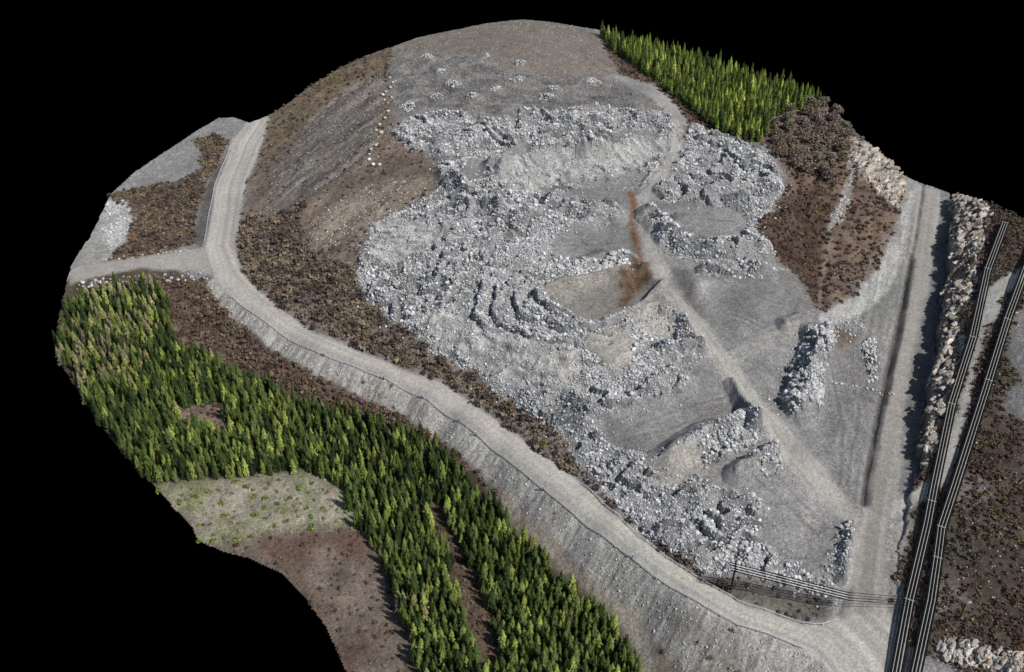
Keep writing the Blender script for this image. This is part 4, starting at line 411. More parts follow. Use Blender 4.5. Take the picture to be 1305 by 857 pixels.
M_ground = albedo_mat('ground_soil', .35, 2.2, .86, 1.14, .5, 2.6)
M_road = albedo_mat('road_gravel', .2, 2.6, .96, 1.05, .15, 4.0, gv=.2)
M_rock = albedo_mat('quarried_rock', .9, 3.5, .78, 1.2, .3)
M_leaf = albedo_mat('conifer_needles', 1.5, 5, .75, 1.25, 0, 0, rough=.8)
M_twig = albedo_mat('bare_twigs', 1.5, 5, .75, 1.25)
M_bark = flat_mat('bark', (.07, .05, .038), .9)
M_black = mat('unlit_black', lambda nt, p: (p.inputs['Base Color'].__setattr__('default_value', (0, 0, 0, 1)), p.inputs['Specular IOR Level'].__setattr__('default_value', 0), p.inputs['Roughness'].__setattr__('default_value', 1)))
M_steel = flat_mat('galvanised_steel', (.5, .5, .49), .6, 0)
M_pale = flat_mat('pale_conductor', (.36, .36, .35), .7)
M_halo = flat_mat('black_halo', (.004, .004, .004), .9)  # black of the outline shading around the pale lines, given to tubes
M_wood = flat_mat('dark_pole', (.02, .018, .016), .9)  # shared dark tone; on the utility pole it stands for outline shading

# ------------------------------------------------------------------ terrain objects
cellm = inside[:-1, :-1] & inside[1:, 1:] & inside[:-1, 1:] & inside[1:, :-1]
idx = np.arange(NX*NY).reshape(NY, NX)
quads = np.stack([idx[:-1, :-1], idx[:-1, 1:], idx[1:, 1:], idx[1:, :-1]], -1)
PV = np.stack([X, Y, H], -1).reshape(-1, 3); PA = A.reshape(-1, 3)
zone = np.zeros(cellm.shape, int)
zone[(emb)[:-1, :-1]] = 2; zone[mask('track', 2)[:-1, :-1]] = 3; zone[(cliff | wr)[:-1, :-1]] = 4; zone[mask('ppath', 1.2)[:-1, :-1]] = 5; zone[(road | spur)[:-1, :-1]] = 1
for zid, nm, mt in ((0, 'ground', M_ground), (1, 'haul_road', M_road), (2, 'road_embankment', M_ground), (3, 'quarry_track', M_road), (4, 'rock_cutting', M_rock), (5, 'footpath', M_road)):
    q = quads[cellm & (zone == zid)]
    u, inv = np.unique(q.ravel(), return_inverse=True)
    V = PV[u]; Al = PA[u]; Fq = inv.reshape(-1, 4); fm = np.zeros(len(Fq), int)
    if zid == 0:      # the cut edge of the land mass: an added black skirt that vanishes into the black surround
        cm = np.pad(cellm, 1)
        ex = []
        c = cm[1:-1, 1:-1]
        for (dj, di, a, b) in ((-1, 0, (0, 0), (0, 1)), (1, 0, (1, 1), (1, 0)), (0, -1, (1, 0), (0, 0)), (0, 1, (0, 1), (1, 1))):
            nb = cm[1+dj:cm.shape[0]-1+dj, 1+di:cm.shape[1]-1+di]
            j, i = np.nonzero(c & ~nb)
            ex.append(np.stack([idx[j+a[0], i+a[1]], idx[j+b[0], i+b[1]]], 1))
        ex = np.vstack(ex); top0 = PV[ex[:, 0]]; top1 = PV[ex[:, 1]]
        lo0 = top0.copy(); lo1 = top1.copy(); lo0[:, 2] = -31; lo1[:, 2] = -31
        n0_ = len(V); W4 = np.stack([top0, lo0, lo1, top1], 1).reshape(-1, 3)
        Fw = np.arange(len(W4)).reshape(-1, 4)+n0_
        V = np.vstack([V, W4]); Al = np.vstack([Al, np.zeros((len(W4), 3))]); fm = np.concatenate([fm, np.ones(len(Fw), int)]); Fq = np.vstack([Fq, Fw])
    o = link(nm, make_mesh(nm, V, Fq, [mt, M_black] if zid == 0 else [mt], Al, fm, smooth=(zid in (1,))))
    tag(o, kind='structure')
bp = MB(); bp.add([(-3000, -3000, -30), (3000, -3000, -30), (3000, 3000, -30), (-3000, 3000, -30)], [(0, 1, 2, 3)], (0, 0, 0))
tag(bp.build('backdrop', [M_black]), kind='structure')

# ------------------------------------------------------------------ rocks
t_ = (1+5**.5)/2
ICO = np.array([(-1, t_, 0), (1, t_, 0), (-1, -t_, 0), (1, -t_, 0), (0, -1, t_), (0, 1, t_), (0, -1, -t_), (0, 1, -t_), (t_, 0, -1), (t_, 0, 1), (-t_, 0, -1), (-t_, 0, 1)])/math.hypot(1, t_)
ICF = np.array([(0, 11, 5), (0, 5, 1), (0, 1, 7), (0, 7, 10), (0, 10, 11), (1, 5, 9), (5, 11, 4), (11, 10, 2), (10, 7, 6), (7, 1, 8), (3, 9, 4), (3, 4, 2), (3, 2, 6), (3, 6, 8), (3, 8, 9), (4, 9, 5), (2, 4, 11), (6, 2, 10), (8, 6, 7), (9, 8, 1)])
def rot_mats(n):
    q = rng.normal(size=(n, 4)); q /= np.linalg.norm(q, axis=1)[:, None]; w, x, y, z = q.T
    return np.stack([1-2*(y*y+z*z), 2*(x*y-z*w), 2*(x*z+y*w), 2*(x*y+z*w), 1-2*(x*x+z*z), 2*(y*z-x*w), 2*(x*z-y*w), 2*(y*z+x*w), 1-2*(x*x+y*y)], 1).reshape(n, 3, 3)
def rock_verts(n):
    v = ICO[None]*(1+rng.uniform(-.3, .22, (n, 12, 1)))
    v = v*rng.uniform(.65, 1.2, (n, 1, 3))
    v = np.clip(v, -.78, .78)
    return np.einsum('nij,nkj->nki', rot_mats(n), v)
def rock_cols(n):
    b = rng.choice([0, 1, 2, 3], n, p=[.55, .2, .03, .22])
    pal = np.array([srgb(180, 181, 182), srgb(200, 200, 200), srgb(182, 171, 158), srgb(150, 150, 151)])
    return pal[b]*rng.uniform(.72, 1.2, (n, 1))
def rocks_mesh(name, x, y, r, sink=.25, cols=None):
    n = len(x); v = rock_verts(n)*r[:, None, None]; z = hz(x, y)+r*(.55-sink)
    v = v+np.stack([x, y, z], 1)[:, None]
    Fc = (ICF[None]+(np.arange(n)*12)[:, None, None]).reshape(-1, 3)
    c = rock_cols(n) if cols is None else cols
    return make_mesh(name, v.reshape(-1, 3), Fc, [M_rock], np.repeat(c, 12, 0))
CAMP = np.array(CAM)
N = 120000
ii = rng.choice(np.nonzero((rubble & inside).ravel())[0], N)
rx = X.ravel()[ii]+rng.uniform(-.2, .2, N); ry = Y.ravel()[ii]+rng.uniform(-.2, .2, N)
clump = fbm(rx, ry, 7, 201)
fin = at(fine, rx, ry)
crs = at(blur((mask('rubble_ridge', 3.5)|mask('coarse', 3)).astype(float), 2) > .3, rx, ry)
rr_ = np.clip(.16*(1-rng.random(N))**(-.33), .14, .66)*(.5+1.1*clump)*np.where(crs, 1.5, 1)
rr_ = np.where(fin, rr_*.6, rr_)
keep = (rng.random(N) < np.where(fin, .45, .35+.6*clump))
keep &= ~(at(trench, rx, ry) & (rng.random(N) < .75))
rx, ry, rr_ = rx[keep], ry[keep], rr_[keep]
# largest in the picture become boulders of their own
app = rr_/np.sqrt((rx-CAMP[0])**2+(ry-CAMP[1])**2+CAMP[2]**2)
inview = (ry > -105)
order = np.argsort(-app*inview)
big = order[:110]; rest = order[110:]
# loose stones outside the dump as part of the same rubble
def sprinkle(m, n, lo, hi):
    q = np.nonzero((m & inside).ravel())[0]; q = rng.choice(q, n)
    return X.ravel()[q]+rng.uniform(-.2, .2, n), Y.ravel()[q]+rng.uniform(-.2, .2, n), rng.uniform(lo, hi, n)
sx, sy, sr = [rx[rest]], [ry[rest]], [rr_[rest]]
for m, n, lo, hi in ((blur(rubble.astype(float), 6) > .05, 3000, .15, .4), (cliff, 220, .2, .6), (wr, 120, .2, .6), (slab, 60, .2, .5), (mask('lobe_white', 3), 150, .2, .6), (mask('streampath', 2), 160, .15, .45), (mask('tan', 5), 500, .12, .3), (mask('dome', 3), 500, .1, .25), (mask('rubble_bank', 2), 120, .2, .6), (mask('dirtmound', 3), 60, .2, .5), (mask('striped', 5), 700, .1, .25), (emb, 700, .1, .28), (plat, 700, .12, .3), ('dull', 0, 0, 0), (inside & ~scrub & ~rubble & ~forest & ~plat & (X > 0) & (Y > -95), 3000, .06, .16), (mask('upper_dark', 3), 3500, .12, .36)):
    if isinstance(m, str): n_bright = sum(len(q) for q in sx); continue
    a, b, c = sprinkle(m & ~road & ~spur, n, lo, hi); sx.append(a); sy.append(b); sr.append(c)
sx, sy, sr = np.concatenate(sx), np.concatenate(sy), np.concatenate(sr)
tag(link('rubble', rocks_mesh('rubble', sx, sy, sr, cols=np.concatenate([rock_cols(n_bright), rock_cols(len(sx)-n_bright)*.5]))), 'pale grey blasted rock rubble covering the quarry dump', 'rubble', kind='stuff')
# blasted bedrock: tilted slabs bedded along one direction in the face of the cutting
def slabs(m, n, lo, hi):
    q = np.nonzero((m & inside).ravel())[0]; q = rng.choice(q, n); x = X.ravel()[q]+rng.uniform(-.2, .2, n); y = Y.ravel()[q]+rng.uniform(-.2, .2, n)
    L = rng.uniform(lo, hi, n); v = np.clip(ICO[None]*(1+rng.uniform(-.3, .3, (n, 12, 1))), -.72, .72)*np.stack([L*1.25, L*rng.uniform(.3, .6, n), L*rng.uniform(.25, .5, n)], 1)[:, None]
    a = math.radians(40)+rng.normal(0, .3, n); t = rng.normal(.35, .25, n)
    vy = v[..., 1]*np.cos(t)[:, None]-v[..., 2]*np.sin(t)[:, None]; vz = v[..., 1]*np.sin(t)[:, None]+v[..., 2]*np.cos(t)[:, None]
    vx = v[..., 0]*np.cos(a)[:, None]-vy*np.sin(a)[:, None]; vy = v[..., 0]*np.sin(a)[:, None]+vy*np.cos(a)[:, None]
    P = np.stack([vx, vy, vz], -1)+np.stack([x, y, hz(x, y)+.02*L], 1)[:, None]
    pal = np.array([srgb(172, 166, 156), srgb(196, 190, 180), srgb(140, 134, 126), srgb(186, 168, 150)])
    return P.reshape(-1, 3), np.repeat(pal[rng.integers(0, 4, n)]*rng.uniform(.4, .92, (n, 1)), 12, 0), n
pv, pc, nn_ = [], [], 0
for m, n_, lo, hi in ((cliff & ~(fbm(X, Y, 6, 183) > .62), 1300, .5, 1.9), (wr, 300, .4, 1.5), (slab, 260, .5, 2.4), (mask('tanrock', 2), 40, .3, .9)):
    a, b, c = slabs(m, n_, lo, hi); pv.append(a); pc.append(b); nn_ += c
Fs = (ICF[None]+(np.arange(nn_)*12)[:, None, None]).reshape(-1, 3)
tag(link('bedrock_slabs', make_mesh('bedrock_slabs', np.vstack(pv), Fs, [M_rock], np.vstack(pc))), 'pale fractured bedrock slabs along the road cutting', 'bedrock', kind='stuff')
# shared boulder shapes
BOULD = []
for k in range(12):
    v = rock_verts(1)[0]; v[:, 2] *= .85
    c = [srgb(206, 205, 202), srgb(188, 188, 190), srgb(214, 210, 200), srgb(198, 178, 152), srgb(180, 182, 186), srgb(220, 219, 216), srgb(170, 170, 170), srgb(205, 188, 165), srgb(172, 171, 170), srgb(160, 160, 160), srgb(184, 182, 178), srgb(150, 150, 150)][k]
    BOULD.append(make_mesh('boulder', v, ICF, [M_rock], np.repeat(c[None], 12, 0)))
def boulder(x, y, r, label, group, kinds=range(8)):
    o = link('boulder', BOULD[random.choice(list(kinds))], None, (x, y, float(hz(x, y))+r*.4))
    o.scale = (r, r*random.uniform(.85, 1.1), r*random.uniform(.8, 1.05)); o.rotation_euler = (0, 0, random.uniform(0, 6.28))
    return tag(o, label, 'boulder', group)
for k in big: boulder(rx[k], ry[k], rr_[k], 'large angular grey boulder lying among the rubble of the dump', 'largest boulders in the rubble', (8, 9, 10, 11))
for x, y in STONELINE: boulder(x+random.uniform(-.3, .3), y+random.uniform(-.3, .3), random.uniform(.4, .9), 'cream boulder in the winding line above the striped hillside', 'boulder line beside the striped hillside', (3, 7, 8, 9, 10, 2))
for x, y in SPURSTONES: boulder(x+random.gauss(0, .3), y+random.gauss(0, .3), random.uniform(.25, .5), 'small pale stone edging the upper side of the spur road', 'stones edging the spur road', (1, 2, 8, 10))
for k, (x, y) in enumerate(SPURSTONES2): boulder(x+random.gauss(0, .5), y+random.gauss(0, .5), random.choice((.25, .35, .5, .8))*random.uniform(.8, 1.1), 'pale stone in the heap between the spur road and the forest', 'pale stones below the spur road', (1, 4, 8, 9, 10, 11))
for x, y in ROWSTONES: boulder(x+random.gauss(0, .3), y+random.gauss(0, .25), random.uniform(.22, .55), 'small pale stone in the straight row closing off the gravel yard', 'stone row across the gravel yard', (1, 4, 8, 10))
words = ['at the head of the boulder line', 'second up the slope from it', 'in the middle of the terrace', 'below the middle of the terrace', 'on the terrace edge, left one', 'on the terrace edge, right one', 'beside the terrace track', 'above the terrace track', 'just below the wide double pile', 'farthest right beside the upper track', 'nearest the boulder line', 'small one under the bare dome', 'beside the dome foot']
for k, (x, y) in enumerate(HEAPS):
    n = random.choice((70, 110, 150, 190)); R = random.uniform(1.5, 3.0); a = rng.uniform(0, 6.28, n); q = np.sqrt(rng.random(n))
    px = x+np.cos(a)*q*R*random.uniform(.95, 1.4)*(1+.3*np.sin(3*a+k)); py = y+np.sin(a)*q*R*(1+.3*np.cos(2*a+k)); r = rng.uniform(.16, .5, n)
    v = rock_verts(n)*r[:, None, None]+np.stack([px, py, hz(px, py)+(1-q)*R*.3+.06], 1)[:, None]
    o = link('rock_pile', make_mesh('rock_pile', v.reshape(-1, 3), (ICF[None]+(np.arange(n)*12)[:, None, None]).reshape(-1, 3), [M_rock], np.repeat(rock_cols(n)*.92, 12, 0)))
    tag(o, 'low pile of pale rocks on the upper terrace, '+words[k], 'rock pile', 'rock piles on the upper terrace')

# ------------------------------------------------------------------ conifers
def conifer_crown(h, rad, tint, seed):
    r_ = np.random.default_rng(seed); V = []; Fc = []; C_ = []; n = 0
    tiers = 10
    for t in range(tiers):
        f = t/(tiers-1); z = h*(.08+.82*f); R = rad*(1-f**1.7)**.8*r_.uniform(.88, 1.1)+.2
        k = 9 if t < 6 else 6
        for b in range(k):
            a = b/k*6.283+t*.7+r_.uniform(-.3, .3); L = R*r_.uniform(.65, 1.15); dz = -.16*L+r_.uniform(-.12, .1); w = .62*L*6.283/k*.75+.08
            d = np.array((math.cos(a), math.sin(a))); p = np.array((-d[1], d[0]))
            zr = z+.13*h*(1-f*.35)
            pts = [(*(d*.04), zr), (*(d*L*.62+p*w*.6), z+.25*dz-.05), (*(d*L), z+dz), (*(d*L*.62-p*w*.6), z+.25*dz-.05), (*(d*L*.55), z+.04*h)]
            V += pts; Fc += [(n, n+1, n+4), (n+4, n+1, n+2), (n+4, n+2, n+3), (n, n+4, n+3)]; n += 5
            cc = tint*r_.uniform(.7, 1.25); C_ += [cc]*5
    V += [(0.13, 0, h*.86), (-.07, .12, h*.86), (-.07, -.12, h*.86), (0, 0, h)]; Fc += [(n, n+1, n+3), (n+1, n+2, n+3), (n+2, n, n+3)]; C_ += [tint*1.2]*4
    return np.array(V), np.array(Fc), np.array(C_)
TINTS = [srgb_t*np.array((1.07, 1.0, .95)) for srgb_t in (srgb(82, 100, 48), srgb(92, 108, 52), srgb(70, 90, 46), srgb(104, 116, 58), srgb(62, 82, 46), srgb(86, 98, 56))]
CROWN = []
for k in range(12): CROWN.append(conifer_crown(rng.uniform(.85, 1.15)*5.8, rng.uniform(.78, 1.0), TINTS[k % 6]*(.45, .72, .9, 1.45, .55, 1.05, 1.5, .8, .5, 1.2, .4, .9)[k], k))
PALE = [conifer_crown(5.4, .85, srgb(128, 124, 80), 50), conifer_crown(5.6, .8, srgb(116, 112, 88), 51)]
CROWN += PALE
def poisson(m, spacing, tries):
    q = np.nonzero((m & inside).ravel())[0]; q = rng.choice(q, tries)
    px = X.ravel()[q]+rng.uniform(-.2, .2, tries); py = Y.ravel()[q]+rng.uniform(-.2, .2, tries)
    g = {}; out = []
    for a, b in zip(px, py):
        i, j = int(a//spacing), int(b//spacing); ok = True
        for di in (-1, 0, 1):
            for dj in (-1, 0, 1):
                for (c, d) in g.get((i+di, j+dj), ()):
                    if (a-c)**2+(b-d)**2 < spacing**2: ok = False
        if ok: g.setdefault((i, j), []).append((a, b)); out.append((a, b))
    return np.array(out)
tw = poisson(forest & ~emb & ~road & ~mask('grass', 5), 1.3, 26000)
te = poisson(forest_e, 1.5, 11000)
def tree_pick(x, y, west):
    pale = west and (fbm(np.array([x]), np.array([y]), 22, 301)[0]+(-x-70)/110*.35 > .66) and random.random() < .4
    k = random.choice((12, 13)) if pale else random.randrange(12)
    s = random.choice((.62, .8, .9, 1.0, 1.1, 1.22))*random.uniform(.94, 1.06)*(1.0 if west else .98)
    if west and y > 5 and x < -90: s *= .88
    return k, s
T = [(x, y, True) for x, y in tw]+[(x, y, False) for x, y in te]
T = [(x, y, w_, *tree_pick(x, y, w_)) for x, y, w_ in T]
T.sort(key=lambda t: (t[0]-CAMP[0])**2+(t[1]-CAMP[1])**2 if t[1] > -104 else 1e9)
tr = MB(); tr.tube([(0, 0, -.4), (0, 0, 2.5), (0, 0, 5.2)], (.14, .1, .03), 6)
trunk_me = tr.mesh('trunk', [M_bark])
crown_me = [make_mesh('crown', v, f, [M_leaf], c) for v, f, c in CROWN]
def conifer(x, y, k, s, label, group):
    o = empty('conifer_tree', (x, y, float(hz(x, y))), random.uniform(0, 6.28)); o.scale = (s, s, s*random.uniform(.92, 1.12))
    tag(o, label, 'tree', group); link('trunk', trunk_me, o); link('crown', crown_me[k], o)
for x, y, w_, k, s in T[:300]:
    conifer(x, y, k, s, 'green conifer crowded into the near end of the forest below the embankment', 'conifers of the near forest end')
V = []; Fc = []; C_ = []; n = 0
for x, y, w_, k, s in T[300:]:
    v, f, c = CROWN[k]; a = random.uniform(0, 6.28); ca, sa = math.cos(a), math.sin(a); sz = s*random.uniform(.92, 1.12)
    v2 = np.stack([(v[:, 0]*ca-v[:, 1]*sa)*s+x, (v[:, 0]*sa+v[:, 1]*ca)*s+y, v[:, 2]*sz+hz(x, y)], 1)
    V.append(v2); Fc.append(f+n); C_.append(c*random.uniform(.65, 1.25)*((1.45, 1.4, 1.1) if not w_ else (1, 1, 1))); n += len(v)
    tv = np.array([(x+.14*math.cos(q), y+.14*math.sin(q), float(hz(x, y))-.4) for q in (0, 2.1, 4.2)]+[(x, y, float(hz(x, y))+4.6*s)])
    V.append(tv); Fc.append(np.array([(0, 1, 3), (1, 2, 3), (2, 0, 3)])+n); C_.append(np.repeat(np.array([(.05, .04, .03)]), 4, 0)); n += 4
tag(link('forest', make_mesh('forest', np.vstack(V), np.vstack(Fc), [M_leaf], np.vstack(C_))), 'dense green conifer forest standing behind its nearest trees and on the far hill', 'forest', kind='stuff')
print('trees', len(tw), len(te))

# ------------------------------------------------------------------ bare bushes and trees
def twig_clump(R, Hh, n, size, seed):
    """a crown of many small twig-bundle faces spread through a lobed dome"""
    r_ = np.random.default_rng(seed); lob = r_.uniform(-.5, .5, (5, 2))*R; lr = r_.uniform(.45, .7, 5)*R
    k = r_.integers(0, 5, n); d = r_.normal(size=(n, 3)); d[:, 2] = np.abs(d[:, 2]); d /= np.linalg.norm(d, axis=1)[:, None]
    q = r_.uniform(.55, 1, n)**.6
    p = d*(lr[k]*q)[:, None]; p[:, 2] *= Hh/(.62*R); p[:, :2] += lob[k]; p[:, 2] += .12*Hh
    t1 = r_.normal(size=(n, 3)); t1 /= np.linalg.norm(t1, axis=1)[:, None]; t2 = np.cross(t1, d+r_.normal(size=(n, 3))*.4); t2 /= np.linalg.norm(t2, axis=1)[:, None]+1e-9
    s = size*r_.uniform(.6, 1.4, (n, 1))
    V = np.stack([p+t1*s, p-t1*s*.5+t2*s*.8, p-t1*s*.5-t2*s*.8], 1).reshape(-1, 3)
    return V, np.arange(3*n).reshape(-1, 3), np.repeat(r_.uniform(.6, 1.3, (n, 1)), 3, 0)
BUSH = [twig_clump(1.0, .9, 42, .34, 400+k) for k in range(10)]
V = []; Fc = []; C_ = []; n = 0
def bushes(m, spacing, tries, smin, smax, cols, dens=1.0, field=None):
    global n
    for x, y in poisson(m & ~road & ~spur & ~rubble & ~mask('track', 2), spacing, tries):
        if random.random() > dens*(1 if field is None else float(at(field, x, y))): continue
        v, f, c = random.choice(BUSH); s = random.uniform(smin, smax); a = random.uniform(0, 6.28); ca, sa = math.cos(a), math.sin(a)
        V.append(np.stack([(v[:, 0]*ca-v[:, 1]*sa)*s+x, (v[:, 0]*sa+v[:, 1]*ca)*s+y, v[:, 2]*s*random.uniform(.7, 1.1)+hz(x, y)-.1], 1))
        q = np.array(cols[int(min(.999, max(0, (fbm(np.array([x]), np.array([y]), 8, 410)[0]-.25)*2+random.uniform(-.2, .2)))*len(cols))])
        Fc.append(f+n); C_.append(c*q*random.uniform(.75, 1.25)); n += len(v)
br = [srgb(88, 76, 70), srgb(102, 90, 82), srgb(116, 104, 91), srgb(80, 70, 64)]
och = [srgb(122, 108, 90), srgb(106, 94, 80), srgb(94, 84, 71), srgb(98, 95, 70)]
red = [srgb(88, 70, 61), srgb(100, 80, 69), srgb(80, 64, 55), srgb(108, 92, 76), srgb(92, 84, 62)]
grn = [srgb(104, 122, 52), srgb(92, 110, 50), srgb(118, 128, 70)]
sl_ = mask('scrub_left', 3); st_ = mask('striped', 5) | mask('tan', 5)
dI, sI, _ = polydist(X, Y, ROAD_INNER)
lowband = sl_ & (dI < 22+12*(n12-.5)) & ~st_ & ~((X < -70) & (Y > 60))
bushes(lowband & (dI > 1.0), 1.5, 12000, .7, 1.7, br+och[:2])
fade = np.clip(1.25-1.5*blur(st_.astype(float), 14), .05, 1)*np.clip(2.2*fbm(X, Y, 6, 415)-.45, .1, 1)
bushes(sl_ & ~lowband & ~mask('ochre', 5), 1.35, 9000, .3, .85, br, .8, fade)
bushes(mask('ochre', 5), 1.35, 4000, .35, .9, och+br[:1], .8, np.clip(fade+.2, 0, 1))
bushes(st_, 1.6, 3500, .2, .5, [srgb(104, 96, 88), srgb(90, 82, 74)], .45)
bushes(mask('darkscrub', 2) & ~mask('streampath', 2) & ~mask('streampath2', 1), 1.1, 9000, .4, 1.0, red, .8, np.clip(2.4*fbm(X, Y, 7, 416)-.2, .45, 1))
bushes(mask('scrub_right', 3) & ~mask('darkscrub', 2) & ~mask('streampath', 2) & ~slab, 1.3, 7000, .4, 1.15, br+red[:2], .8, np.clip(2.4*fbm(X, Y, 7, 416)-.3, .3, 1))
bushes(mask('scrub_road', 2) & ~emb, 1.35, 5000, .7, 1.4, [srgb(104, 88, 78), srgb(92, 76, 66), srgb(112, 98, 82)])
bushes(mask('lobe_scrub', 3) & ~mask('ditch2', .5), 1.3, 5000, .6, 1.2, br+och[:2])
bushes(mask('scrub_forest', 2), 1.3, 2500, .5, 1.1, br+och[1:2])
bushes(mask('ditchscrub', 1), 1.6, 1200, .4, .8, [srgb(100, 94, 86), srgb(84, 80, 72)], .5)
bushes(mask('heath', 2), 1.5, 4500, .3, .75, red+br[:2], .55)
bushes(mask('grass', 2), 1.7, 2500, .3, .7, [srgb(134, 128, 112), srgb(116, 108, 92), srgb(150, 144, 128)], .5)
bushes(mask('gap', 1) | mask('hole', 9), 1.3, 1800, .4, .9, br, .8)
pl_ = plat & ~cliff & ~wr & ~mask('ppath', 1.2) & ~mask('ppath2', 1.2) & ~mask('pgrey', 3) & ~mask('pshoulder', 2)
bushes(pl_, 1.05, 22000, .5, 1.0, red+[srgb(92, 84, 74), srgb(78, 74, 60)], .92, np.clip(2.6*fbm(X, Y, 8, 417)-.2, .4, 1))
bushes(pl_ | cliff, 6.0, 300, .5, .8, grn, .5)
bushes((scrub & ~road), 7.0, 1500, .5, .9, grn, .22)
bushes(cliff & (fbm(X, Y, 6, 183) > .57), 1.3, 1500, .4, .8, br, .8)
bushes(emb & (fbm(X, Y, 9, 163) > .66), 2.0, 900, .3, .7, br, .4)
tag(link('brown_scrub', make_mesh('brown_scrub', np.vstack(V), np.vstack(Fc), [M_twig], np.vstack(C_))), 'leafless brown scrub covering the slopes around the quarry', 'scrub', kind='stuff')
# green shrubs in the pale clearing
GS = []
for k in range(3):
    v, f, c = twig_clump(1.0, .9, 70, .3, 450+k); GS.append(make_mesh('green_shrub', v, f, [M_leaf], c*grn[k]))
for x, y in poisson(mask('grass', -2) & ((fbm(X, Y, 3.5, 155) > .5)), 2.6, 500)[:70]:
    o = link('green_shrub', random.choice(GS), None, (x, y, float(hz(x, y))-.1)); s = random.uniform(.5, 1.1); o.scale = (s, s, s*.8); o.rotation_euler = (0, 0, random.uniform(0, 6))
    tag(o, 'low bright green shrub in the pale grass clearing left of the forest', 'shrub', 'green shrubs in the pale clearing')
# bare broadleaf trees above the right-hand scrub
BT = []
lb = MB(); lb.tube([(0, 0, -.4), (.05, 0, 1.2), (0, .1, 2.6)], (.2, .15, .08), 6)
for k in range(6):
    a = k*1.05; lb.tube([(0, 0, 1.1+.15*k), (.8*math.cos(a), .8*math.sin(a), 2.2+.1*k), (1.7*math.cos(a+.2), 1.7*math.sin(a+.2), 3.1)], (.09, .06, .02), 5)
bt_trunk = lb.mesh('trunk', [M_bark])
for k in range(5):
    v, f, c = twig_clump(2.5, 2.6, 420, .3, 470+k); v[:, 2] += 1.0
    BT.append(make_mesh('crown', v, f, [M_twig], c*[srgb(124, 110, 100), srgb(114, 100, 90), srgb(116, 108, 94), srgb(132, 120, 110), srgb(108, 100, 84)][k]))
bl = poisson(mask('broadleaf', 1), 4.2, 900)
for x, y in bl:
    o = empty('bare_tree', (x, y, float(hz(x, y))), random.uniform(0, 6.28)); s = random.uniform(.95, 1.35); o.scale = (s, s, s*.85)
    tag(o, 'round leafless grey-brown tree in the grove beside the far conifers', 'tree', 'leafless trees of the grove')
    link('trunk', bt_trunk, o); link('crown', random.choice(BT), o)
for (x, y), lb_ in zip(BUSHES, ['dark round leafless bush at the foot of the rubble slope', 'round leafless bush on the embankment beside the forest']):
    o = empty('bare_bush', (x, y, float(hz(x, y))-.6)); o.scale = (.75,)*3; tag(o, lb_, 'bush')
    link('trunk', bt_trunk, o); link('crown', BT[1], o)

# ------------------------------------------------------------------ guard rails, posts
def resample(pts, step):
    P = np.array(pts); L = np.concatenate([[0], np.cumsum(np.hypot(*np.diff(P, axis=0).T))]); s = np.arange(0, L[-1], step)
    return np.stack([np.interp(s, L, P[:, 0]), np.interp(s, L, P[:, 1])], 1)
def guard_rail(pts, label, group, m, step, hh=.55):
    P = resample(pts, step/2); z = hz(P[:, 0], P[:, 1])
    root = empty('guard_rail', (P[0, 0], P[0, 1], float(z[0]))); o = np.array(root.location)
    tag(root, label, 'guard rail', group)
    d = np.gradient(P, axis=0); d /= np.linalg.norm(d, axis=1)[:, None]; nn = np.stack([-d[:, 1], d[:, 0]], 1)
    V = []; prof = [(-.05, hh-.22), (.07, hh-.17), (-.01, hh-.1), (.07, hh-.03), (-.05, hh+.04), (-.10, hh-.09)]
    for i in range(len(P)):
        for a, b in prof: V.append((P[i, 0]+nn[i, 0]*a-o[0], P[i, 1]+nn[i, 1]*a-o[1], z[i]+b-o[2]))
    k = len(prof); Fq = [(i*k+j, i*k+(j+1) % k, (i+1)*k+(j+1) % k, (i+1)*k+j) for i in range(len(P)-1) for j in range(k)]
    b = MB(); b.add(V, Fq); b.build('rail', [m], root)
    pm_ = MB(); pm_.box((0, 0, hh/2-.2), (.14, .14, hh+.4)); pme = pm_.mesh('post', [m])
    for i in range(0, len(P), 2):
        q = link('post', pme, root, (P[i, 0]-nn[i, 0]*.17-o[0], P[i, 1]-nn[i, 1]*.17-o[1], z[i]-o[2])); q.rotation_euler = (0, 0, math.atan2(d[i, 1], d[i, 0]))
guard_rail(GUARD_OUT, 'long galvanised guard rail along the embankment side of the haul road', None, M_steel, 4.0)
guard_rail(GUARD_IN, 'pale guard rail on the quarry side of the haul road before the junction', None, M_steel, 4.0, .6)
guard_rail(GUARD_W, 'short pale guard rail beside the dark ditch near the spur road', None, M_pale, 4.0)
names = ['nearest the spur road bend', 'second from the spur road bend', 'third from the spur road bend', 'by the middle of the embankment', 'just past the middle of the embankment', 'above the pale path', 'nearest the junction']
for (x, y), w in zip(MARKERS, names):
    r = empty('marker_post', (x, y, float(hz(x, y)))); tag(r, 'grey marker post beside the haul road guard rail, '+w, 'marker post', 'marker posts along the haul road')
    b = MB(); b.box((0, 0, .6), (.16, .16, 1.6)); b.build('post', [M_wood], r)
    b = MB(); b.box((0, 0, 1.55), (.34, .2, .42)); b.build('reflector', [M_steel], r)

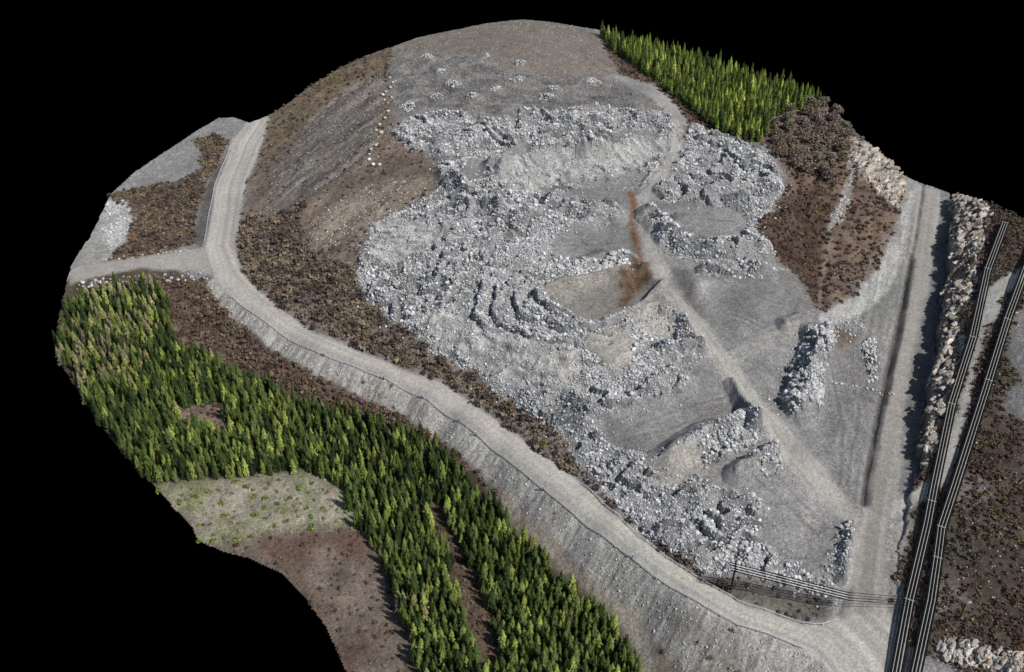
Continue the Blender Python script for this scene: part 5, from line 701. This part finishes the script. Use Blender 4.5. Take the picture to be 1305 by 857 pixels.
# ------------------------------------------------------------------ power lines
def sag(P, n=10, s=.35):
    P = np.array(P, float); out = []
    for a, b in zip(P[:-1], P[1:]):
        for i in range(n):
            t = i/n; q = a+(b-a)*t; q[2] -= s*4*t*(1-t)*0; out.append(q)
    out.append(P[-1]); return np.array(out)
def power_line(pts, ticks, label, black=.2, pale=.07, gap=.34):
    P = sag(pts); root = empty('power_line', tuple(P[0])); o = np.array(root.location); tag(root, label, 'power line', None)
    d = np.gradient(P, axis=0); nn = np.stack([-d[:, 1], d[:, 0], 0*d[:, 0]], 1); nn /= np.linalg.norm(nn, axis=1)[:, None]
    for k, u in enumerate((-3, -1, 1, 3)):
        b = MB(); b.tube(P+nn*u*gap-o, black, 6); b.build('halo_tube', [M_halo], root)  # added tubes imitating the black halo of shading along the conductors
    for k, u in enumerate((-2, 0, 2)):
        b = MB(); b.tube(P+nn*u*gap-o, pale, 6); b.build('conductor', [M_pale], root)
    for t in ticks:
        t = np.array(t); i = int(np.argmin(((P-t)**2).sum(1))); b = MB(); b.tube([P[i]+nn[i]*-2.9*gap-o+np.array((0, 0, .14)), P[i]+nn[i]*2.9*gap-o+np.array((0, 0, .14))], .09, 6); b.build('spacer', [M_pale], root)
power_line(LINE1, TICKS1, 'pale overhead cables between added black halo tubes, the one running closest to the rock cutting')
power_line(LINE2, TICKS2, 'pale overhead cables between added black halo tubes, with a kink, farther from the rock cutting')
# branch line from the pole beside the haul road
PT = np.array(POLETOP); PB = np.array(POLE); PB[2] = float(hz(PB[0], PB[1]))
WM = np.array(WIRE_MID); WE = np.array(WIRE_END)
dd = WM-PT; dd[2] = 0; dd /= np.linalg.norm(dd); side = np.array((-dd[1], dd[0], 0))
root = empty('utility_pole', tuple(PB)); tag(root, 'utility pole, darkened as outline shade, with a crossarm beside the haul road junction', 'pole')
b = MB(); b.tube([(0, 0, -.5), (0, 0, PT[2]-PB[2]+.15)], (.24, .19), 8); b.build('pole', [M_wood], root)  # pale pole coloured dark to hold the outline shading around it
b = MB(); b.tube([side*1.15+(0, 0, PT[2]-PB[2]-.1), -side*1.15+(0, 0, PT[2]-PB[2]-.1)], .13, 6); b.build('crossarm', [M_wood], root)
b = MB(); b.tube([(0, 0, 5.6), tuple(-dd*1.6+side*.4)], .05, 5); b.build('stay_wire', [M_wood], root)
root = empty('overhead_wires', tuple(PT)); tag(root, 'overhead wires among added black halo strands running from the utility pole across the road junction', 'power line')
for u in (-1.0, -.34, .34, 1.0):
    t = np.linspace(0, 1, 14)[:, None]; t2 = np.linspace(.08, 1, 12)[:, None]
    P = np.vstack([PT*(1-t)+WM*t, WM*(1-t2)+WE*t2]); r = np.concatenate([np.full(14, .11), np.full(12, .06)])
    b = MB(); b.tube(P+side*u-PT, r, 6); b.build('halo_strand', [M_halo], root)  # black strands added to imitate the shading halo along the bare wires
for u in (-.67, 0, .67):
    b = MB(); t = np.linspace(0, 1, 14)[:, None]; b.tube(PT*(1-t)+WM*t+side*u-PT, .06, 6); b.build('bare_wire', [M_steel], root)
# small lamp column in the scrub
lx, ly = LAMP; lz = float(hz(lx, ly))
root = empty('lamp_post', (lx, ly, lz)); tag(root, 'thin dark lamp post with a white head standing alone in the scrub', 'lamp post')
b = MB(); b.tube([(0, 0, -.4), (0, 0, 5.2)], (.16, .12), 8); b.build('pole', [M_wood], root)
b = MB(); b.tube([(0, 0, 5.1), (.45, .1, 5.5)], .07, 6); b.build('arm', [M_steel], root)
b = MB(); b.tube([(.2, 0, 5.45), (.55, .1, 5.6), (.95, .2, 5.55)], (.16, .34, .2), 8); b.build('lamp_head', [M_pale], root)

# ------------------------------------------------------------------ light, sky, camera
EL, AZ = math.radians(51), math.radians(118)                 # azimuth clockwise from +Y (north): the sun stands right of and a little behind the camera side
w = bpy.data.worlds.new('World'); scene.world = w; w.use_nodes = True
nt = w.node_tree; bg = nt.nodes['Background']; sky = nt.nodes.new('ShaderNodeTexSky'); sky.sky_type = 'NISHITA'; sky.sun_disc = False
sky.sun_elevation = EL; sky.sun_rotation = AZ; nt.links.new(sky.outputs[0], bg.inputs[0]); bg.inputs[1].default_value = .075
L = bpy.data.lights.new('sun', 'SUN'); L.energy = 4.2; L.angle = math.radians(.5); L.color = (1, .965, .91)
lo = bpy.data.objects.new('sun', L); col.objects.link(lo)
from mathutils import Vector
sd = Vector((math.sin(AZ)*math.cos(EL), math.cos(AZ)*math.cos(EL), math.sin(EL)))
lo.rotation_euler = sd.to_track_quat('Z', 'Y').to_euler(); lo.location = sd*300
cam = bpy.data.cameras.new('camera'); co = bpy.data.objects.new('camera', cam); col.objects.link(co); scene.camera = co
co.location = CAM; co.rotation_euler = (math.radians(90-39.5), 0, 0)
cam.sensor_fit = 'HORIZONTAL'; cam.sensor_width = 36; cam.lens = 36*1276/1305; cam.clip_start = 1; cam.clip_end = 12000
vs = scene.view_settings; vs.view_transform = 'Standard'; vs.look = 'None'; vs.gamma = 1; vs.use_curve_mapping = False; vs.exposure = .2
scene.cycles.max_bounces = 4
